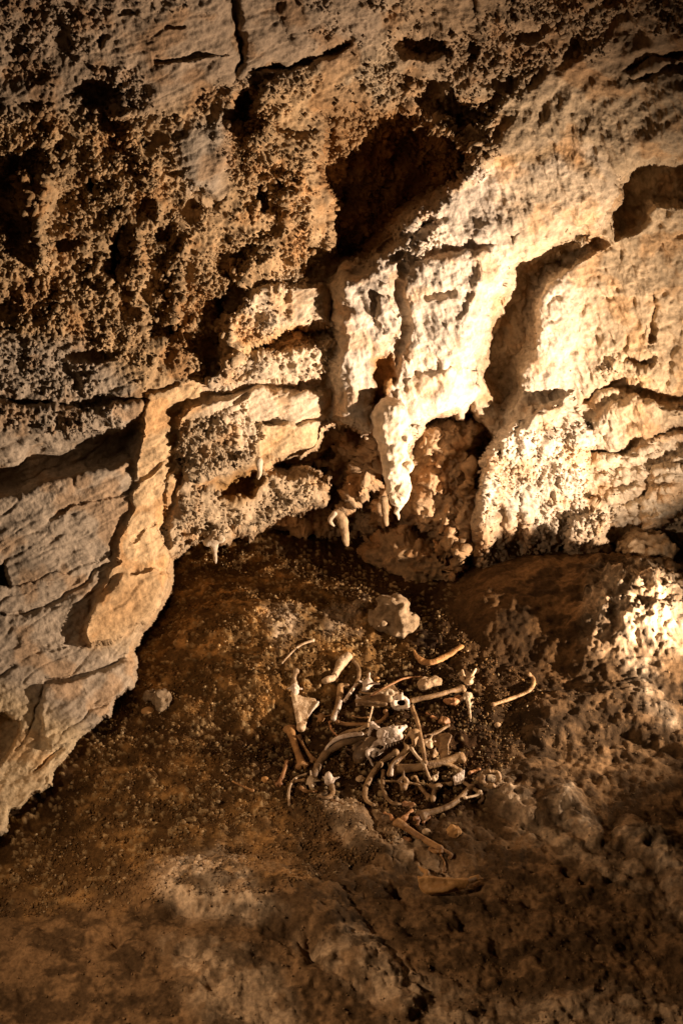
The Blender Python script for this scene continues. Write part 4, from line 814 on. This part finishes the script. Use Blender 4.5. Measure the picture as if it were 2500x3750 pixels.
# ring vertebra far right
S = Solid(0.010); s = px(1795, 2855); c = at(1795, 2850, .05)
for i in range(14):
    t0, t1 = math.tau*i/14, math.tau*(i+1)/14; g = lambda t: c+np.array([math.cos(t)*31*s, math.sin(t)*16*s, math.sin(t)*18*s]); S.cone(g(t0), g(t1), 7*s, 7*s)
S.ball(at(1768, 2852, .04), (17*s, 16*s, 14*s)); S.cone(at(1782, 2870, .03), at(1805, 2876, .03), 12*s, 10*s); S.cone(at(1765, 2862, .04), at(1748, 2850, .02), 8*s, 6*s); S.ball(at(1812, 2838, .07), 10*s, cut=True); tag(S.build('ring_vertebra', BONE['tan'], rough=0.009, rs=28), 'hollow ring shaped vertebra farthest right in the heap', 'vertebra')
vertebra(1140, 2862, 22, 'star shaped vertebra at the lower end of the dark curved bone', 'pale', ang=100, prongs=((95, 1.6), (0, 1.4), (215, 1.8), (-80, 1.3)), hole=False)
vertebra(1205, 2855, 25, 'greyish vertebra right of the star shaped one', 'white', ang=-80, prongs=((150, 1.1), (20, 1.5), (95, 1.2)), hole=False, lift=0.01)
rib([(1214, 2880, 10, .02), (1219, 2900, 10), (1208, 2918, 10), (1188, 2922, 7), (1168, 2914, 6)], 'curled bone hanging below the greyish vertebra', 'tan')
rib([(1060, 2946, 6), (1056, 2910, 6), (1063, 2875, 6), (1085, 2848, 6), (1120, 2835, 5)], 'thin arched rib at the lower left corner of the heap', 'pale')
rib([(1072, 2868, 6), (1090, 2860, 7), (1112, 2856, 6)], 'short rib inside the arch of the thin lower left rib', 'tan')
rib([(1103, 2886, 8), (1122, 2898, 9), (1158, 2900, 6)], 'small fragment under the star shaped vertebra', 'orange', cat='bone fragment', name='bone_fragment')
rib([(1208, 2928, 4), (1232, 2934, 4), (1254, 2943, 3)], 'tiny stick of bone on the soil below the curled bone', 'orange', cat='bone splinter', name='bone_splinter')
vertebra(1345, 2506, 26, 'bright star shaped vertebra near the top of the heap', 'white', ang=70, prongs=((80, 1.4), (0, 1.6), (235, 2.0), (165, 1.2)), hole=False, lift=0.02)
blade([(1305, 2556), (1330, 2560), (1380, 2530), (1440, 2500), (1458, 2540), (1450, 2582), (1390, 2586), (1335, 2580), (1310, 2585)], 'long tan triangular bone with a flared white left end, upper middle of the heap', 'tan', hs=[0, 0, .02, .05, .03, 0, 0, 0, 0], spine=[(1310, 2568, 12), (1350, 2572, 8), (1410, 2578, 9)], name='hip_bone', cat='hip bone')
vertebra(1312, 2568, 16, 'flared whitish end piece left of the long triangular bone', 'white', hole=False, prongs=((110, 1.3), (250, 1.3)), lift=0.02, name='knobbed_bone')
vertebra(1425, 2545, 26, 'crumbling vertebra lying on the long triangular bone', 'pale', ang=90, prongs=((170, 1.4), (-100, 1.5), (10, 1.1)), lift=0.035)
rib([(1352, 2552, 4, .04), (1400, 2522, 5, .06), (1440, 2502, 5, .06), (1480, 2484, 5, .03), (1545, 2478, 3)], 'thin dark rib rising right above the triangular bone', 'red')
rib([(1318, 2535, 5, .02), (1345, 2540, 5, .02), (1372, 2538, 5, .02)], 'short thin rib left of the triangular bone', 'tan')
S = Solid(0.010); s = px(1468, 2570); c = at(1466, 2574, .05)
for i in range(14):
    t0, t1 = math.tau*i/14, math.tau*(i+1)/14; g = lambda t: c+np.array([math.cos(t)*26*s, math.sin(t)*14*s, math.sin(t)*14*s]); S.cone(g(t0), g(t1), (8-2*math.cos(t0))*s, (8-2*math.cos(t1))*s)
S.cone(at(1468, 2556, .08), at(1470, 2540, .09), 8*s, 5*s); S.ball(at(1492, 2590, .04), 10*s); tag(S.build('ring_vertebra', BONE['white'], h=.0036, rough=0.002), 'bright ring vertebra with an open hole in the upper middle of the heap', 'vertebra')
long_bone((1508, 2566), (1690, 2522), 12, 'straight long bone pointing right from the bright ring vertebra', 'tan', mid=(1600, 2545), ea=1.05, eb=1.3, lift=0.01)
stone(1655, 2568, 30, 16, 14, 'reddish lump of bone under the right end of the straight long bone', BONE['red'], rough=0.010, rs=24, h=0.004, name='bone_lump', cat='bone', seed=21, extra=((22, -10, 14),))
S = Solid(0.010); s = px(1712, 2560); S.ball(at(1712, 2548, .05), (18*s, 16*s, 14*s)); S.cone(at(1698, 2556, .04), at(1686, 2560, .02), 7*s, 5*s); tube(S, [(1712, 2562, 10, .04), (1717, 2590, 7, .03), (1720, 2615, 5, .01), (1722, 2642, 2.5)]); S.cone(at(1722, 2580, .04), at(1728, 2572, .05), 4*s, 3*s); S.ball(at(1710, 2562, .09), 5*s, cut=True)
tag(S.build('spined_vertebra', BONE['pale'], h=.0034, rough=0.003), 'vertebra with one long spine pointing down, right of the straight long bone', 'vertebra')
S = Solid(0.008); s = px(1712, 2490); S.ball(at(1696, 2485, .03), (13*s, 12*s, 12*s)); S.ball(at(1715, 2497, .03), (17*s, 13*s, 12*s))
for a, b in (((1697, 2478), (1692, 2456)), ((1720, 2486), (1741, 2451)), ((1718, 2496), (1732, 2478))): S.cone(at(*a, .05), at(*b, .07), 6*s, 4.5*s)
tag(S.build('pronged_vertebra', BONE['pale'], h=.0032, rough=0.002), 'vertebra with three upright bright prongs above the long spined one', 'vertebra')
# upper jawbone on the far side
S = Solid(0.016); tube(S, [(1516, 2382, 4), (1528, 2405, 11), (1552, 2425, 17), (1585, 2425, 15), (1615, 2412, 16), (1650, 2395, 12), (1668, 2380, 10), (1688, 2368, 13)], 0.0, (UPV, 0.6)); tag(S.build('jawbone', BONE['orange'], rough=0.004, rs=25), 'tan boomerang shaped jawbone lying alone at the top right of the heap', 'jawbone')
rib([(1936, 2470, 8), (1950, 2482, 8), (1953, 2502, 8), (1940, 2526, 8), (1905, 2545, 8), (1855, 2563, 9), (1805, 2580, 8)], 'lone long hooked rib on the soil to the right of the heap', 'tan')
rib([(1237, 2645, 9), (1270, 2652, 9), (1320, 2652, 8), (1365, 2649, 8), (1398, 2638, 9), (1416, 2618, 9), (1411, 2606, 9)], 'rib lying flat above the skull with its right end curled up', 'orange')
rib([(1363, 2590, 4, .05), (1358, 2612, 4, .04), (1350, 2642, 4, .03)], 'thin upright splinter crossing the flat rib above the skull', 'pale', cat='bone splinter', name='bone_splinter')
rib([(1290, 2622, 4), (1318, 2628, 4), (1346, 2627, 4)], 'thin short rib just above the flat rib', 'orange')
rib([(1207, 2645, 5), (1214, 2672, 5), (1240, 2700, 4)], 'thin reddish rib between the tan leg bone and the white slab', 'red')
vertebra(1176, 2628, 18, 'small reddish vertebra left of the foot of the tan leg bone', 'orange', prongs=((170, 1.4), (10, 2.2), (230, 1.7)), hole=False)
long_bone((1458, 3012), (1610, 3108), 15, 'lowest long leg bone pointing down right below the heap', 'orange', mid=(1530, 3060), ea=1.15, eb=0.9)
rib([(1600, 3102, 9), (1630, 3115, 7), (1652, 3130, 7), (1645, 3142, 6)], 'hooked tip at the lower end of the lowest leg bone', 'orange')
rib([(1576, 3110, 8), (1590, 3118, 10), (1612, 3118, 9)], 'small knob of bone under the lower end of the lowest leg bone', 'orange', cat='bone fragment', name='bone_fragment')
rib([(1613, 3132, 4), (1626, 3155, 4), (1625, 3192, 4)], 'thin little rib between the lowest leg bone and the orange jawbone', 'orange')
# lower orange jawbone
JL = 0.03; S = Solid(0.020); s = px(1620, 3240); S.plate([at(1536, 3222, .095), at(1556, 3214, .10), at(1600, 3222, .095), at(1660, 3226, .085), at(1710, 3220, .07), at(1700, 3240, .05), at(1640, 3264, .035), at(1570, 3268, .035), at(1548, 3255, .05)], .016, .010)
tube(S, [(1532, 3212, 6, .03), (1540, 3228, 9, .03), (1550, 3245, 14, .03), (1575, 3256, 17, .02), (1640, 3252, 17, .02), (1700, 3232, 13, .03), (1735, 3216, 9, .03), (1750, 3208, 7, .03)], 0.01); tube(S, [(1700, 3226, 9, .03), (1766, 3218, 4, .02)])
tube(S, [(1552, 3215, 11, .03), (1562, 3198, 13, .04), (1545, 3185, 8, .04), (1532, 3174, 4, .04)])
tag(S.build('jawbone', BONE['jaw'], h=.0045, rough=0.003, rs=25), 'large orange jawbone lying alone at the bottom of the bone field', 'jawbone')
for (pts, lab) in (([(1436, 3000, 9), (1428, 2985, 6), (1408, 2978, 5)], 'yellowish bent fragment left of the top of the lowest leg bone'), ([(1482, 2945, 12), (1500, 2950, 14), (1512, 2945, 8)], 'reddish blocky fragment at the end of the second rib'),
                   ([(1478, 3000, 14), (1490, 2985, 9), (1508, 2968, 6)], 'reddish fragment above the top of the lowest leg bone'), ([(1520, 2998, 9), (1535, 2994, 11), (1528, 3018, 5)], 'small pronged fragment left of the lower long bone'),
                   ([(1548, 3012, 5), (1560, 3000, 6), (1572, 2992, 5)], 'tiny fragment under the lower long bone'), ([(1720, 2830, 8), (1740, 2825, 9), (1752, 2818, 6)], 'dark reddish fragment left of the ring shaped vertebra at far right'),
                   ([(1580, 2625, 6), (1600, 2632, 6), (1560, 2612, 4)], 'thin red fragment above the thin rib pointing right')): rib(pts, lab, 'red', name='bone_fragment', cat='bone fragment', ends=1.1, rough=0.004)
rib([(852, 2862, 3), (890, 2880, 5), (925, 2895, 6)], 'lone orange stick of bone on the gravel left of the heap', 'orange', cat='bone splinter', name='bone_splinter')

# ------------------------------------------------------------------ gravel
def gravel(name, count, region, rmin, rmax, cols, seed):
    rg = np.random.RandomState(seed); t = (1+5**.5)/2
    iv = np.array([(-1, t, 0), (1, t, 0), (-1, -t, 0), (1, -t, 0), (0, -1, t), (0, 1, t), (0, -1, -t), (0, 1, -t), (t, 0, -1), (t, 0, 1), (-t, 0, -1), (-t, 0, 1)])/math.hypot(1, t)
    fc = np.array([(0, 11, 5), (0, 5, 1), (0, 1, 7), (0, 7, 10), (0, 10, 11), (1, 5, 9), (5, 11, 4), (11, 10, 2), (10, 7, 6), (7, 1, 8), (3, 9, 4), (3, 4, 2), (3, 2, 6), (3, 6, 8), (3, 8, 9), (4, 9, 5), (2, 4, 11), (6, 2, 10), (8, 6, 7), (9, 8, 1)])
    uv = []; ns = lambda c: fbm(c[:, 0]/100, c[:, 1]/70, 0*c[:, 0], 1.0, 2, 9); lo = np.min(region, 0); hi = np.max(region, 0)
    while len(uv) < count:
        c = rg.uniform(lo, hi, (count, 2)); c = c[(poly_sd(region, c[:, 0], c[:, 1]) > 0) & (ns(c) > rg.uniform(-0.5, 0.7, len(c)))]; uv += list(c)
    uv = np.array(uv[:count]); x, y, _ = on_Z(uv[:, 0], uv[:, 1], 0.0)
    fi = np.clip(np.interp(uv[:, 1], fv, np.arange(len(fv))).astype(int), 0, len(fv)-1); fj = np.clip(((uv[:, 0]-fu[0])/FS).astype(int), 0, len(fu)-1); x, y, z = gx[fi, fj], gy[fi, fj], H[fi, fj]
    x = x+rg.uniform(-.003, .003, len(x)); y = y+rg.uniform(-.003, .003, len(x))
    r = rmin+(rmax-rmin)*rg.rand(count)**3
    Vv = iv[None]*(r[:, None, None])*rg.uniform(0.6, 1.3, (count, 12, 1))*rg.uniform(0.6, 1.2, (count, 1, 3))
    Vv[..., 0] += x[:, None]; Vv[..., 1] += y[:, None]; Vv[..., 2] += (z+r*0.2)[:, None]
    Fc = (fc[None]+12*np.arange(count)[:, None, None]).reshape(-1, 3)
    cc = np.array(cols)[rg.randint(0, len(cols), count)]*rg.uniform(0.6, 1.2, (count, 1))
    ci = np.clip(np.interp(uv[:, 1], fv, np.arange(len(fv))).astype(int), 0, len(fv)-1); cj = np.clip(((uv[:, 0]-fu[0])/FS).astype(int), 0, len(fu)-1)
    cc = 0.5*cc + 0.75*fcol[ci, cj]
    o = link_mesh(name, Vv.reshape(-1, 3), Fc, M_GRAVEL, col=np.repeat(cc, 12, 0), smooth=False); o['kind'] = 'stuff'
    o['label'] = 'loose brown gravel and grit strewn over the cave floor'; return o
gravel('gravel', 24000, P(-100, 3300, 300, 2750, 480, 2500, 640, 2150, 700, 2000, 1300, 2050, 1700, 2350, 2000, 2550, 1900, 2800, 1400, 3150, 1000, 3350), 0.0035, 0.013, [(0.07, 0.035, 0.013)]*5+[(0.12, 0.065, 0.025)]*4+[(0.20, 0.115, 0.04)]*4+[(0.28, 0.17, 0.07), (0.5, 0.38, 0.22)], 1)
gravel('gravel', 4000, P(1700, 2450, 2600, 2480, 2900, 4000, -300, 4000, -300, 3300, 1000, 3300, 1900, 2800), 0.003, 0.009, [(0.12, 0.08, 0.04), (0.22, 0.14, 0.07), (0.18, 0.11, 0.05)], 2)
